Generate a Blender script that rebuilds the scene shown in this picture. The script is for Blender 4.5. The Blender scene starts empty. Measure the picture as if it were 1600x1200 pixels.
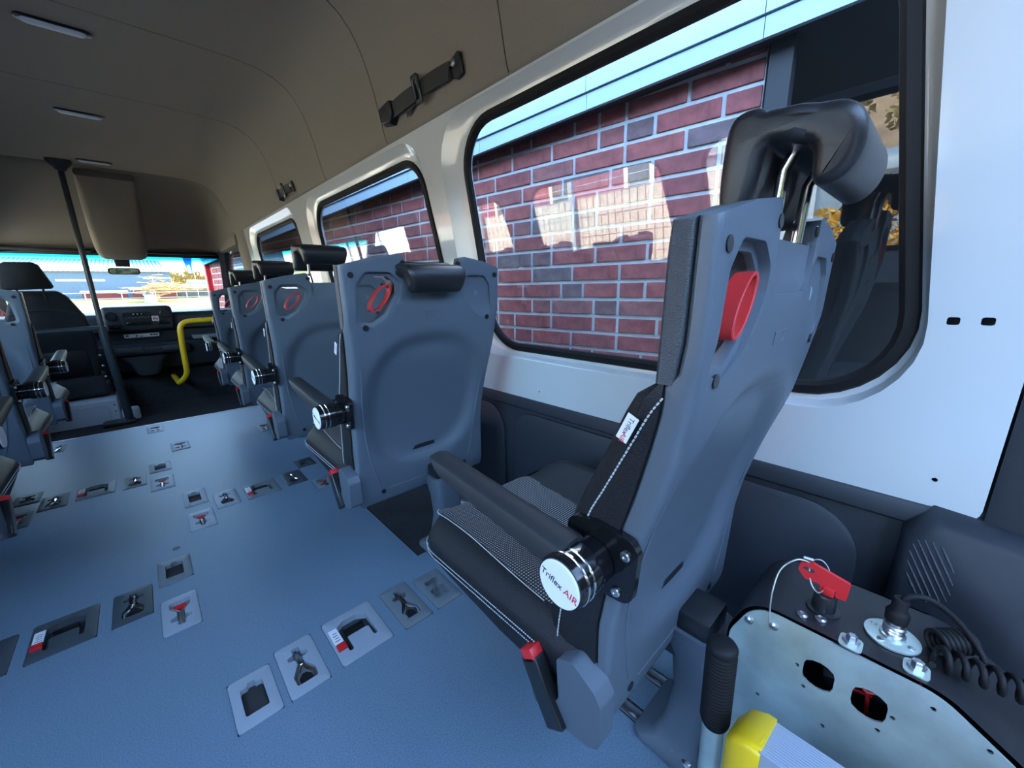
import bpy, bmesh, math, random
from mathutils import Vector, Matrix
random.seed(11)
SC = bpy.context.scene
COL = SC.collection
PI = math.pi
CAM_H = 0.85

# ------------------------------------------------------------------ camera, sky, sun, exposure
cam_data = bpy.data.cameras.new('camera')
cam_data.sensor_width = 36.0
cam_data.sensor_fit = 'HORIZONTAL'
cam_data.lens = 617.906 / 1600 * 36
cam_data.clip_start = 0.02
cam_data.clip_end = 600
cam = bpy.data.objects.new('camera', cam_data)
COL.objects.link(cam)
SC.camera = cam
_yaw, _pit, _rol = math.radians(42.7935), math.radians(-13.8285), math.radians(-0.9755)
_fw = Vector((math.sin(_yaw) * math.cos(_pit), math.cos(_yaw) * math.cos(_pit), math.sin(_pit)))
_rt = Vector((math.cos(_yaw), -math.sin(_yaw), 0))
_up = _rt.cross(_fw)
_r2 = math.cos(_rol) * _rt + math.sin(_rol) * _up
_u2 = -math.sin(_rol) * _rt + math.cos(_rol) * _up
_m = Matrix((_r2, _u2, -_fw)).transposed().to_4x4()
_m.translation = Vector((0, 0, CAM_H))
cam.matrix_world = _m

world = bpy.data.worlds.new('world')
SC.world = world
world.use_nodes = True
wn = world.node_tree
wn.nodes.clear()
w_out = wn.nodes.new('ShaderNodeOutputWorld')
w_bg = wn.nodes.new('ShaderNodeBackground')
w_sky = wn.nodes.new('ShaderNodeTexSky')
w_sky.sky_type = 'NISHITA'
w_sky.sun_disc = False
w_sky.sun_elevation = math.radians(36)
w_sky.sun_rotation = math.radians(62)
w_sky.air_density = 1.0
w_sky.dust_density = 0.6
w_sky.ozone_density = 1.2
w_bg.inputs['Strength'].default_value = 0.45
wn.links.new(w_sky.outputs[0], w_bg.inputs['Color'])
wn.links.new(w_bg.outputs[0], w_out.inputs['Surface'])

sun_data = bpy.data.lights.new('sun', 'SUN')
sun_data.energy = 4.8
sun_data.angle = math.radians(0.6)
sun_data.color = (1.0, 0.9, 0.74)
sun = bpy.data.objects.new('sun', sun_data)
COL.objects.link(sun)
_el, _az = math.radians(36), math.radians(62)      # azimuth from +Y towards +X
_sd = Vector((math.sin(_az) * math.cos(_el), math.cos(_az) * math.cos(_el), math.sin(_el)))
sun.rotation_euler = _sd.to_track_quat('Z', 'Y').to_euler()

SC.view_settings.view_transform = 'Standard'
SC.view_settings.look = 'None'
SC.view_settings.gamma = 1.0
SC.view_settings.use_curve_mapping = False
SC.view_settings.exposure = 3.1
SC.cycles.max_bounces = 8
SC.cycles.diffuse_bounces = 5
SC.cycles.transparent_max_bounces = 16
SC.cycles.caustics_reflective = False
SC.cycles.caustics_refractive = False

# ------------------------------------------------------------------ helpers
def lin(h):
    h = h.lstrip('#')
    out = []
    for i in (0, 2, 4):
        c = int(h[i:i + 2], 16) / 255
        out.append(c / 12.92 if c <= 0.04045 else ((c + 0.055) / 1.055) ** 2.4)
    return tuple(out)

def mat(name, color, rough=0.5, metal=0.0, coat=0.0, bump=0.0, bscale=300.0, var=0.0, vscale=6.0, spec=0.5, sheen=0.0, coord='Object', voronoi=False):
    m = bpy.data.materials.new(name)
    m.use_nodes = True
    nt = m.node_tree
    b = nt.nodes['Principled BSDF']
    if isinstance(color, str):
        color = lin(color)
    b.inputs['Base Color'].default_value = (*color, 1)
    b.inputs['Roughness'].default_value = rough
    b.inputs['Metallic'].default_value = metal
    b.inputs['Coat Weight'].default_value = coat
    b.inputs['Coat Roughness'].default_value = 0.06
    b.inputs['Specular IOR Level'].default_value = spec
    if sheen:
        b.inputs['Sheen Weight'].default_value = sheen
    if bump or var:
        tc = nt.nodes.new('ShaderNodeTexCoord')
    if bump:
        if voronoi:
            n = nt.nodes.new('ShaderNodeTexVoronoi')
            n.inputs['Scale'].default_value = bscale
            src = n.outputs['Distance']
        else:
            n = nt.nodes.new('ShaderNodeTexNoise')
            n.inputs['Scale'].default_value = bscale
            n.inputs['Detail'].default_value = 3
            src = n.outputs[0]
        bp = nt.nodes.new('ShaderNodeBump')
        bp.inputs['Strength'].default_value = bump
        bp.inputs['Distance'].default_value = 0.002
        nt.links.new(tc.outputs[coord], n.inputs['Vector'])
        nt.links.new(src, bp.inputs['Height'])
        nt.links.new(bp.outputs[0], b.inputs['Normal'])
    if var:
        n2 = nt.nodes.new('ShaderNodeTexNoise')
        n2.inputs['Scale'].default_value = vscale
        n2.inputs['Detail'].default_value = 6
        r = nt.nodes.new('ShaderNodeValToRGB')
        r.color_ramp.elements[0].position = 0.3
        r.color_ramp.elements[1].position = 0.7
        r.color_ramp.elements[0].color = (*[c * (1 - var) for c in color], 1)
        r.color_ramp.elements[1].color = (*[min(1, c * (1 + var)) for c in color], 1)
        nt.links.new(tc.outputs[coord], n2.inputs['Vector'])
        nt.links.new(n2.outputs[0], r.inputs[0])
        nt.links.new(r.outputs[0], b.inputs['Base Color'])
    return m

def V(*a):
    return Vector(a)

ORG = {}

class MB:
    def __init__(self):
        self.v = []
        self.f = []
        self.bev = None

    def add(self, vs, fs):
        b = len(self.v)
        self.v.extend(Vector(p) for p in vs)
        self.f.extend([tuple(b + i for i in q) for q in fs])
        return self

    def addbm(self, bm, mx=None):
        bm.verts.index_update()
        vs = [(mx @ v.co if mx else v.co.copy()) for v in bm.verts]
        self.add(vs, [[v.index for v in f.verts] for f in bm.faces])
        bm.free()
        return self

    def box(self, x0, x1, y0, y1, z0, z1, bev=0.0, seg=2, mx=None):
        bm = bmesh.new()
        bmesh.ops.create_cube(bm, size=1)
        for v in bm.verts:
            v.co = Vector(((x0 + x1) / 2 + v.co.x * (x1 - x0), (y0 + y1) / 2 + v.co.y * (y1 - y0), (z0 + z1) / 2 + v.co.z * (z1 - z0)))
        if bev:
            bmesh.ops.bevel(bm, geom=bm.edges[:], offset=bev, segments=seg, affect='EDGES', profile=0.5, clamp_overlap=True)
        return self.addbm(bm, mx)

    def loft(self, loops, cap0=True, cap1=True, closed=True):
        n = len(loops[0])
        b = len(self.v)
        for l in loops:
            self.v.extend(Vector(p) for p in l)
        m = n if closed else n - 1
        for i in range(len(loops) - 1):
            for j in range(m):
                k = (j + 1) % n
                self.f.append((b + i * n + j, b + i * n + k, b + (i + 1) * n + k, b + (i + 1) * n + j))
        if cap0:
            self.f.append(tuple(b + j for j in reversed(range(n))))
        if cap1:
            self.f.append(tuple(b + (len(loops) - 1) * n + j for j in range(n)))
        return self

    def tube(self, pts, r, n=8, cap=True, closed=False):
        pts = [Vector(p) for p in pts]
        loops = []
        N = len(pts)
        nrm = None
        for i, p in enumerate(pts):
            a = pts[(i - 1) % N] if closed else pts[max(i - 1, 0)]
            c = pts[(i + 1) % N] if closed else pts[min(i + 1, N - 1)]
            t = (c - a).normalized()
            if nrm is None:
                nrm = t.orthogonal().normalized()
            nrm = (nrm - t * nrm.dot(t))
            nrm = nrm.normalized() if nrm.length > 1e-6 else t.orthogonal().normalized()
            bn = t.cross(nrm)
            rr = r[i] if isinstance(r, (list, tuple)) else r
            loops.append([p + (nrm * math.cos(2 * PI * k / n) + bn * math.sin(2 * PI * k / n)) * rr for k in range(n)])
        if closed:
            loops.append(loops[0])
            return self.loft(loops, False, False)
        return self.loft(loops, cap, cap)

    def lathe(self, prof, o, d, n=20, caps=True):
        o, d = Vector(o), Vector(d).normalized()
        a = d.orthogonal().normalized()
        b = d.cross(a)
        loops = [[o + d * h + (a * math.cos(2 * PI * k / n) + b * math.sin(2 * PI * k / n)) * max(r, 1e-5) for k in range(n)] for r, h in prof]
        return self.loft(loops, caps, caps)

    def sheet(self, outline, holes, t, fn, back=True):
        bm = bmesh.new()
        loops = []
        for lp in [outline] + list(holes):
            vs = [bm.verts.new((p[0], p[1], 0)) for p in lp]
            loops.append(vs)
            for i in range(len(vs)):
                bm.edges.new((vs[i], vs[(i + 1) % len(vs)]))
        bmesh.ops.triangle_fill(bm, use_beauty=True, use_dissolve=False, edges=bm.edges[:], normal=(0, 0, 1))
        bm.verts.index_update()
        vs = [v.co.copy() for v in bm.verts]
        fs = [[v.index for v in f.verts] for f in bm.faces]
        bm.free()
        n = len(vs)
        self.add([fn(p.x, p.y, 0) for p in vs] + [fn(p.x, p.y, t) for p in vs],
                 fs + [[i + n for i in reversed(f)] for f in fs] if back else fs)
        base = len(self.v) - 2 * n
        s = 0
        for lp in [outline] + list(holes):
            m = len(lp)
            for i in range(m):
                k = (i + 1) % m
                self.f.append((base + s + i, base + s + k, base + s + k + n, base + s + i + n))
            s += m
        return self

    def obj(self, name, m, parent=None, smooth=35, bevel=0, recalc=True, doubles=False):
        org = ORG.get(parent.name, Vector()) if parent else Vector()
        me = bpy.data.meshes.new(name)
        me.from_pydata([v - org for v in self.v], [], self.f)
        if recalc or doubles:
            bm = bmesh.new()
            bm.from_mesh(me)
            if doubles:
                bmesh.ops.remove_doubles(bm, verts=bm.verts[:], dist=1e-5)
            bmesh.ops.recalc_face_normals(bm, faces=bm.faces[:])
            bm.to_mesh(me)
            bm.free()
        if m:
            me.materials.append(m)
        if smooth:
            me.shade_smooth()
            me.set_sharp_from_angle(angle=math.radians(smooth))
        o = bpy.data.objects.new(name, me)
        COL.objects.link(o)
        if parent:
            o.parent = parent
            ORG[o.name] = org
        if bevel:
            b = o.modifiers.new('b', 'BEVEL')
            b.width = bevel
            b.segments = 2
            b.limit_method = 'ANGLE'
            b.angle_limit = math.radians(45)
        return o

def tag(o, label=None, cat=None, group=None, kind=None):
    if label: o['label'] = label
    if cat: o['category'] = cat
    if group: o['group'] = group
    if kind: o['kind'] = kind
    return o

def thing(name, label, cat, loc=(0, 0, 0), group=None, kind=None):
    o = bpy.data.objects.new(name, None)
    o.empty_display_size = 0.05
    COL.objects.link(o)
    o.location = loc
    ORG[o.name] = Vector(loc)
    return tag(o, label, cat, group, kind)

def dup(root, loc=None, label=None, skip=()):
    r = root.copy()
    COL.objects.link(r)
    if loc is not None:
        r.location = loc
    if label:
        r['label'] = label
    for ch in list(root.children):
        if ch.name.split('.')[0] in skip:
            continue
        c = ch.copy()
        COL.objects.link(c)
        c.parent = r
        for g in list(ch.children):
            d = g.copy()
            COL.objects.link(d)
            d.parent = c
    return r

def roundpoly(pts, r, n=6):
    out = []
    N = len(pts)
    for i in range(N):
        p = Vector((*pts[i], 0))
        a = Vector((*pts[i - 1], 0)) - p
        b = Vector((*pts[(i + 1) % N], 0)) - p
        rr = r[i] if isinstance(r, (list, tuple)) else r
        la, lb = a.length, b.length
        a.normalize(); b.normalize()
        ang = a.angle(b)
        d = min(rr / max(math.tan(ang / 2), 1e-4), la * 0.49, lb * 0.49)
        re = d * math.tan(ang / 2)
        c = p + (a + b).normalized() * (re / math.sin(ang / 2))
        s = p + a * d - c
        e = p + b * d - c
        th = s.angle(e) if s.length > 1e-9 and e.length > 1e-9 else 0
        if th < 1e-4 or rr <= 0:
            out += [(p.x, p.y)] * 1 if rr <= 0 else [(p.x, p.y)]
            continue
        for k in range(n + 1):
            t = k / n
            q = (s * math.sin((1 - t) * th) + e * math.sin(t * th)) / math.sin(th)
            out.append((c.x + q.x, c.y + q.y))
    return out

def rrect(x0, x1, y0, y1, r, n=5):
    return roundpoly([(x0, y0), (x1, y0), (x1, y1), (x0, y1)], r, n)

def offpoly(pts, d):
    """offset a convex polygon outward by d"""
    A = sum(pts[i - 1][0] * pts[i][1] - pts[i][0] * pts[i - 1][1] for i in range(len(pts)))
    s = 1 if A > 0 else -1
    N = len(pts)
    L = []
    for i in range(N):
        p, q = Vector(pts[i]), Vector(pts[(i + 1) % N])
        t = (q - p).normalized()
        nn = Vector((t.y, -t.x)) * s
        L.append((p + nn * d, t))
    out = []
    for i in range(N):
        p, t = L[i - 1]
        q, u = L[i]
        den = t.x * u.y - t.y * u.x
        k = ((q.x - p.x) * u.y - (q.y - p.y) * u.x) / den
        out.append((p.x + t.x * k, p.y + t.y * k))
    return out

def interp(tab, x):
    tab = sorted(tab)
    if x <= tab[0][0]: return tab[0][1]
    for (a, va), (b, vb) in zip(tab, tab[1:]):
        if x <= b:
            t = (x - a) / (b - a)
            return va + (vb - va) * t
    return tab[-1][1]

def smooth_pts(pts, n=6, closed=False):
    P = [Vector(p) for p in pts]
    N = len(P)
    out = []
    rng = N if closed else N - 1
    for i in range(rng):
        p0 = P[(i - 1) % N] if closed or i > 0 else P[0]
        p1, p2 = P[i], P[(i + 1) % N]
        p3 = P[(i + 2) % N] if closed or i + 2 < N else P[-1]
        for k in range(n):
            t = k / n
            out.append(0.5 * ((2 * p1) + (p2 - p0) * t + (2 * p0 - 5 * p1 + 4 * p2 - p3) * t * t + (3 * p1 - p0 - 3 * p2 + p3) * t ** 3))
    if not closed:
        out.append(P[-1])
    return out

def fillet(pts, r, n=6):
    """polyline in 3D with rounded corners"""
    P = [Vector(p) for p in pts]
    out = [P[0]]
    for i in range(1, len(P) - 1):
        a, b = (P[i - 1] - P[i]), (P[i + 1] - P[i])
        d = min(r, a.length * 0.49, b.length * 0.49)
        s, e = P[i] + a.normalized() * d, P[i] + b.normalized() * d
        for k in range(n + 1):
            t = k / n
            out.append((1 - t) ** 2 * s + 2 * t * (1 - t) * P[i] + t * t * e)
    out.append(P[-1])
    return out

def text(body, size, loc, xdir, ydir, m, parent, name='lettering', align='LEFT', ext=0.0004):
    c = bpy.data.curves.new(name, 'FONT')
    c.body = body
    c.size = size
    c.extrude = ext
    c.align_x = align
    c.align_y = 'CENTER'
    tmp = bpy.data.objects.new(name + '_tmp', c)
    COL.objects.link(tmp)
    dg = bpy.context.evaluated_depsgraph_get()
    me = bpy.data.meshes.new_from_object(tmp.evaluated_get(dg))
    bpy.data.objects.remove(tmp)
    x, y = Vector(xdir).normalized(), Vector(ydir).normalized()
    z = x.cross(y)
    mx = Matrix((x, y, z)).transposed().to_4x4()
    org = ORG.get(parent.name, Vector()) if parent else Vector()
    mx.translation = Vector(loc) - org
    me.transform(mx)
    me.materials.clear()
    me.materials.append(m)
    o = bpy.data.objects.new(name, me)
    COL.objects.link(o)
    if parent:
        o.parent = parent
        ORG[o.name] = org
    return o

def boolean(o, cutters, ops):
    for cu, op in zip(cutters, ops):
        md = o.modifiers.new('x', 'BOOLEAN')
        md.operation = op
        md.solver = 'EXACT'
        md.object = cu
    dg = bpy.context.evaluated_depsgraph_get()
    dg.update()
    me = bpy.data.meshes.new_from_object(o.evaluated_get(dg))
    o.modifiers.clear()
    old = o.data
    o.data = me
    bpy.data.meshes.remove(old)
    for cu in cutters:
        d = cu.data
        bpy.data.objects.remove(cu)
        bpy.data.meshes.remove(d)
    return o

# ------------------------------------------------------------------ materials
M = {}
M['vinyl'] = mat('blue_vinyl', (0.150, 0.222, 0.292), 0.34, bump=0.18, bscale=900, var=0.30, vscale=420)
M['shell'] = mat('slate_plastic', (0.092, 0.116, 0.143), 0.44, bump=0.18, bscale=1100)
M['shell_dark'] = mat('charcoal_grained_plastic', (0.050, 0.058, 0.068), 0.36, bump=0.35, bscale=900, voronoi=True)
M['leather'] = mat('black_leather', (0.015, 0.016, 0.018), 0.52, bump=0.25, bscale=420, voronoi=True, spec=0.22)
M['black'] = mat('black_plastic', (0.012, 0.013, 0.015), 0.32)
M['black_gloss'] = mat('gloss_black', (0.008, 0.008, 0.009), 0.12)
M['softblack'] = mat('soft_black_vinyl', (0.014, 0.014, 0.016), 0.38, bump=0.1, bscale=700)
M['armrest'] = mat('armrest_rubber', (0.022, 0.026, 0.030), 0.55, spec=0.25)
M['stitch'] = mat('white_thread', (0.55, 0.57, 0.58), 0.8)
M['chrome'] = mat('chrome', (0.80, 0.82, 0.84), 0.10, metal=1)
M['steel'] = mat('steel', (0.55, 0.56, 0.57), 0.28, metal=1)
M['alu'] = mat('aluminium', (0.62, 0.65, 0.68), 0.38, metal=1, var=0.1, vscale=40)
M['galv'] = mat('galvanised_steel', (0.60, 0.69, 0.63), 0.42, metal=0.7, var=0.22, vscale=14, bump=0.05, bscale=60)
M['red'] = mat('red_plastic', (0.62, 0.018, 0.022), 0.38)
M['redcloth'] = mat('red_webbing', (0.55, 0.028, 0.03), 0.5, bump=0.3, bscale=600)
M['white'] = mat('white_body_paint', (0.56, 0.59, 0.60), 0.28, coat=0.7)
M['liner'] = mat('headliner', (0.215, 0.190, 0.155), 0.85, bump=0.35, bscale=700, var=0.06, vscale=300)
M['trim'] = mat('dark_trim_plastic', (0.022, 0.027, 0.036), 0.5, bump=0.25, bscale=800)
M['dash'] = mat('dash_plastic', (0.030, 0.035, 0.042), 0.55, bump=0.15, bscale=700)
M['rubber'] = mat('black_rubber', (0.008, 0.008, 0.009), 0.6, spec=0.25)
M['carpet'] = mat('dark_carpet', (0.020, 0.020, 0.021), 0.95, bump=0.8, bscale=500, var=0.35, vscale=30)
M['mat'] = mat('rubber_floor_mat', (0.022, 0.024, 0.026), 0.7, var=0.3, vscale=12)
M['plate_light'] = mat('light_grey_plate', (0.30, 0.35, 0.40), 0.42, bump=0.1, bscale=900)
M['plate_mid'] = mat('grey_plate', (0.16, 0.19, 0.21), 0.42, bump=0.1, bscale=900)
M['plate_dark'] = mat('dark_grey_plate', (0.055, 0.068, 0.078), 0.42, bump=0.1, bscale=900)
M['pit'] = mat('pocket_floor', (0.035, 0.040, 0.046), 0.5)
M['webbing'] = mat('black_webbing', (0.020, 0.020, 0.022), 0.7, bump=0.6, bscale=900)
M['paper'] = mat('white_label', (0.78, 0.80, 0.82), 0.5)
M['ink'] = mat('dark_ink', (0.02, 0.02, 0.03), 0.6)
M['redink'] = mat('red_ink', (0.6, 0.02, 0.03), 0.6)
M['whiteink'] = mat('white_ink', (0.75, 0.76, 0.78), 0.6)
M['yellow'] = mat('yellow_paint', (0.78, 0.50, 0.01), 0.35)
M['yellowcap'] = mat('yellow_plastic', (0.90, 0.60, 0.01), 0.4)
M['greyprofile'] = mat('grey_profile', (0.30, 0.34, 0.40), 0.4)
M['pole'] = mat('dark_green_grey_pole', (0.030, 0.042, 0.048), 0.35)
M['lens'] = mat('frosted_lens', (0.62, 0.66, 0.70), 0.35)
M['seatcloth'] = mat('driver_seat_cloth', (0.030, 0.033, 0.036), 0.9, bump=0.4, bscale=700)
M['seatwhite'] = mat('white_painted_box', (0.55, 0.60, 0.66), 0.4)
M['wire'] = mat('steel_wire', (0.55, 0.56, 0.54), 0.35, metal=0.8)
M['gunmetal'] = mat('gunmetal', (0.16, 0.16, 0.17), 0.25, metal=0.9)
M['mirror'] = mat('mirror_glass', (0.30, 0.30, 0.30), 0.03, metal=1)

def fabric_mat():
    m = bpy.data.materials.new('dotted_fabric')
    m.use_nodes = True
    nt = m.node_tree
    b = nt.nodes['Principled BSDF']
    b.inputs['Roughness'].default_value = 0.85
    tc = nt.nodes.new('ShaderNodeTexCoord')
    mp = nt.nodes.new('ShaderNodeMapping')
    mp.inputs['Scale'].default_value = (185, 185, 0)
    fr = nt.nodes.new('ShaderNodeVectorMath'); fr.operation = 'FRACTION'
    sb = nt.nodes.new('ShaderNodeVectorMath'); sb.operation = 'SUBTRACT'
    sb.inputs[1].default_value = (0.5, 0.5, 0)
    ln = nt.nodes.new('ShaderNodeVectorMath'); ln.operation = 'LENGTH'
    cr = nt.nodes.new('ShaderNodeValToRGB')
    cr.color_ramp.elements[0].position = 0.24
    cr.color_ramp.elements[0].color = (0.30, 0.31, 0.32, 1)
    cr.color_ramp.elements[1].position = 0.34
    cr.color_ramp.elements[1].color = (0.012, 0.013, 0.015, 1)
    L = nt.links.new
    L(tc.outputs['Object'], mp.inputs[0]); L(mp.outputs[0], fr.inputs[0]); L(fr.outputs[0], sb.inputs[0])
    L(sb.outputs[0], ln.inputs[0]); L(ln.outputs['Value'], cr.inputs[0]); L(cr.outputs[0], b.inputs['Base Color'])
    return m
M['fabric'] = fabric_mat()

def glass_mat(name, tint, refl=1.0, band=False):
    m = bpy.data.materials.new(name)
    m.use_nodes = True
    nt = m.node_tree
    nt.nodes.clear()
    L = nt.links.new
    out = nt.nodes.new('ShaderNodeOutputMaterial')
    mix = nt.nodes.new('ShaderNodeMixShader')
    tr = nt.nodes.new('ShaderNodeBsdfTransparent')
    tr.inputs[0].default_value = (*tint, 1)
    gl = nt.nodes.new('ShaderNodeBsdfGlossy')
    gl.inputs['Roughness'].default_value = 0.0
    gl.inputs[0].default_value = (1, 1, 1, 1)
    gm = nt.nodes.new('ShaderNodeNewGeometry')
    dt = nt.nodes.new('ShaderNodeVectorMath'); dt.operation = 'DOT_PRODUCT'
    L(gm.outputs['Incoming'], dt.inputs[0]); L(gm.outputs['Normal'], dt.inputs[1])
    def mth(op, a, b=None):
        n = nt.nodes.new('ShaderNodeMath'); n.operation = op
        for i, x in enumerate((a, b)):
            if x is None: continue
            if isinstance(x, (int, float)): n.inputs[i].default_value = x
            else: L(x, n.inputs[i])
        return n.outputs[0]
    one = mth('SUBTRACT', 1.0, mth('ABSOLUTE', dt.outputs['Value']))
    fres = mth('MULTIPLY', mth('ADD', 0.043, mth('MULTIPLY', mth('POWER', one, 5.0), 0.957)), refl)
    L(fres, mix.inputs[0])
    L(tr.outputs[0], mix.inputs[1]); L(gl.outputs[0], mix.inputs[2]); L(mix.outputs[0], out.inputs[0])
    if band:          # the blue shade band moulded into the top of a windscreen
        geo = nt.nodes.new('ShaderNodeNewGeometry')
        sp = nt.nodes.new('ShaderNodeSeparateXYZ')
        mr = nt.nodes.new('ShaderNodeMapRange')
        mr.inputs['From Min'].default_value = band[0]
        mr.inputs['From Max'].default_value = band[1]
        cr = nt.nodes.new('ShaderNodeValToRGB')
        cr.color_ramp.elements[0].color = (*tint, 1)
        cr.color_ramp.elements[1].color = (0.03, 0.30, 0.38, 1)
        L(geo.outputs['Position'], sp.inputs[0]); L(sp.outputs['Z'], mr.inputs[0]); L(mr.outputs[0], cr.inputs[0]); L(cr.outputs[0], tr.inputs[0])
    return m
M['glass'] = glass_mat('side_glass', (0.92, 0.95, 0.95), 1.5)
M['screen'] = glass_mat('windscreen_glass', (0.72, 0.75, 0.75), 0.6, band=(1.12, 1.22))

# ------------------------------------------------------------------ body shell: right and left side walls
CX = -0.045
def XW(z):
    return 0.95 - (z - 0.45) * 0.0928

WIN = [  # glass polygon (y, z), frame polygon
    ([(1.185, 1.350), (1.112, 0.655), (0.028, 0.655), (0.132, 1.350)], [(1.31, 1.408), (1.225, 0.608), (-0.008, 0.608), (0.088, 1.408)]),
    ([(2.70, 1.326), (2.63, 0.655), (1.365, 0.655), (1.49, 1.326)], [(2.815, 1.400), (2.745, 0.608), (1.275, 0.608), (1.44, 1.400)]),
    ([(4.34, 1.315), (4.27, 0.655), (3.00, 0.655), (3.125, 1.315)], [(4.48, 1.398), (4.42, 0.608), (2.885, 0.608), (3.055, 1.398)]),
]
def side_wall(sgn):
    side = 'right' if sgn > 0 else 'left'
    fx = (lambda z, w: XW(z) + w) if sgn > 0 else (lambda z, w: 2 * CX - XW(z) - w)
    fn = lambda y, z, w: (fx(z, w), y, z)
    y1 = 4.62
    outline = roundpoly([(-0.098, 0.452), (y1, 0.440), (y1, 1.47), (-0.098, 1.47)], [0.03, 0.01, 0.01, 0.01], 5)
    holes = [roundpoly(fr, 0.155, 8) for gl, fr in WIN]
    small = []
    if sgn > 0:
        small = [rrect(-0.021, -0.007, 0.781, 0.793, 0.003, 2), rrect(-0.056, -0.042, 0.782, 0.794, 0.003, 2),
                 [(-0.038 + 0.004 * math.cos(k * PI / 4), 0.518 + 0.004 * math.sin(k * PI / 4)) for k in range(8)],
                 [(0.885 + 0.003 * math.cos(k * PI / 4), 0.504 + 0.003 * math.sin(k * PI / 4)) for k in range(8)]]
    w = MB().sheet(outline, holes + small, 0.003, fn).obj('wall_' + side, M['white'])
    tag(w, 'white painted steel inner side wall between the headliner and the dark lower trim' if sgn > 0 else 'white painted steel side wall behind the left row of seats', None, kind='structure')
    back = MB().sheet(outline, [roundpoly(offpoly(gl, 0.02), 0.13, 8) for gl, fr in WIN], 0.002, lambda y, z, q: (fx(z, 0.05 + q), y, z)).obj('outer_skin', M['trim'], w)
    for i, (gl, fr) in enumerate(WIN):
        nm = 'window_%d' % (i + 1 if sgn > 0 else i + 4)
        root = thing(nm, ('wide rear', 'middle', 'front')[i] + (' side window in the white wall, red bricks behind it' if sgn > 0 else ' side window on the left of the van'), None, (fx(0.66, 0), (fr[0][0] + fr[3][0]) / 2, 0.61), kind='structure')
        R0 = roundpoly(fr, 0.155, 8)
        R1 = roundpoly(offpoly(gl, 0.030), 0.150, 8)
        R2 = roundpoly(offpoly(gl, 0.016), 0.140, 8)
        lp = lambda R, w_: [fn(p[0], p[1], w_) for p in R]
        mid = [((a[0] * 0.45 + b[0] * 0.55), (a[1] * 0.45 + b[1] * 0.55)) for a, b in zip(R0, R1)]
        near0 = [((a[0] * 0.9 + b[0] * 0.1), (a[1] * 0.9 + b[1] * 0.1)) for a, b in zip(R0, R1)]
        m1 = [((a[0] * 0.3 + b[0] * 0.7), (a[1] * 0.3 + b[1] * 0.7)) for a, b in zip(R0, R1)]
        MB().loft([lp(R0, 0.0), lp(near0, 0.004), lp(mid, 0.020), lp(m1, 0.024), lp(R1, 0.026), lp(R2, 0.029), lp(R2, 0.052)], False, False).obj('window_frame', M['white'], root, recalc=False)
        # rubber seal
        G = [roundpoly(offpoly(gl, d), 0.125 + d, 8) for d in (0.028, 0.023, 0.007, -0.001, -0.002)]
        W_ = [0.030, 0.020, 0.017, 0.024, 0.034]
        MB().loft([lp(r, q) for r, q in zip(G, W_)], False, False).obj('seal', M['rubber'], root, recalc=False)
        gp = roundpoly(offpoly(gl, 0.003), 0.125, 8)
        MB().sheet(gp, [], 0.004, lambda y, z, q: (fx(z, 0.030 + q), y, z)).obj('pane', M['glass'], root, smooth=0)
    return w, fx
wall_r, fxr = side_wall(1)
win1 = bpy.data.objects['window_1']
for k, (dy, hh) in enumerate(((0, 0.010), (0.008, 0.010), (0.018, 0.012), (0.024, 0.012), (0.030, 0.012))):
    z = 0.676
    MB().box(fxr(z, 0.0285), fxr(z, 0.0295), 0.120 - dy - 0.0035, 0.120 - dy, z - hh / 2, z + hh / 2).obj('etched_bar', M['ink'], win1, smooth=0)
wall_l, fxl = side_wall(-1)

# ------------------------------------------------------------------ headliner: panels between seams
PROF = [(0.0, 1.868), (0.30, 1.868), (0.50, 1.864), (0.60, 1.853), (0.66, 1.834), (0.71, 1.802), (0.745, 1.762), (0.775, 1.706), (0.797, 1.648), (0.818, 1.570), (0.836, 1.485), (0.846, 1.440), (0.852, 1.424), (0.861, 1.414), (0.874, 1.412)]
def prof_pts(off=0.0, zk=1.0):
    R = []
    h = PROF
    for i, (x, z) in enumerate(h):
        a, b = h[max(i - 1, 0)], h[min(i + 1, len(h) - 1)]
        t = Vector((b[0] - a[0], b[1] - a[1])).normalized()
        nx, nz = -t.y, t.x
        R.append((x + nx * off, z + nz * off))
    L = [(2 * CX - x, z) for x, z in reversed(R[1:])]
    return L + R
ceiling = thing('ceiling', 'dark grey-brown moulded headliner over the whole cabin', None, (CX, 2.0, 1.86), kind='structure')
SEAMS = [-0.30, 0.915, 1.638, 2.352, 3.19, 4.97]
for a, b in zip(SEAMS, SEAMS[1:]):
    pa = MB()
    g = 0.0022
    loops = [[(x, y, z) for x, z in prof_pts(off)] for y, off in ((a + g, 0.012), (a + g, 0.0), ((a + b) / 2, 0.0), (b - g, 0.0), (b - g, 0.012))]
    pa.loft(loops, False, False, closed=False)
    pa.obj('headliner_panel', M['liner'], ceiling, smooth=50, doubles=True)
MB().loft([[(x, y, z) for x, z in prof_pts(0.012)] for y in (-0.32, 4.99)], False, False, closed=False).obj('seam_backing', M['black'], ceiling, smooth=50)
MB().loft([[(x, y, z) for x, z in prof_pts(0.035)] for y in (-0.34, 6.2)], False, False, closed=False).obj('roof_shell', M['trim'], ceiling)

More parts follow.
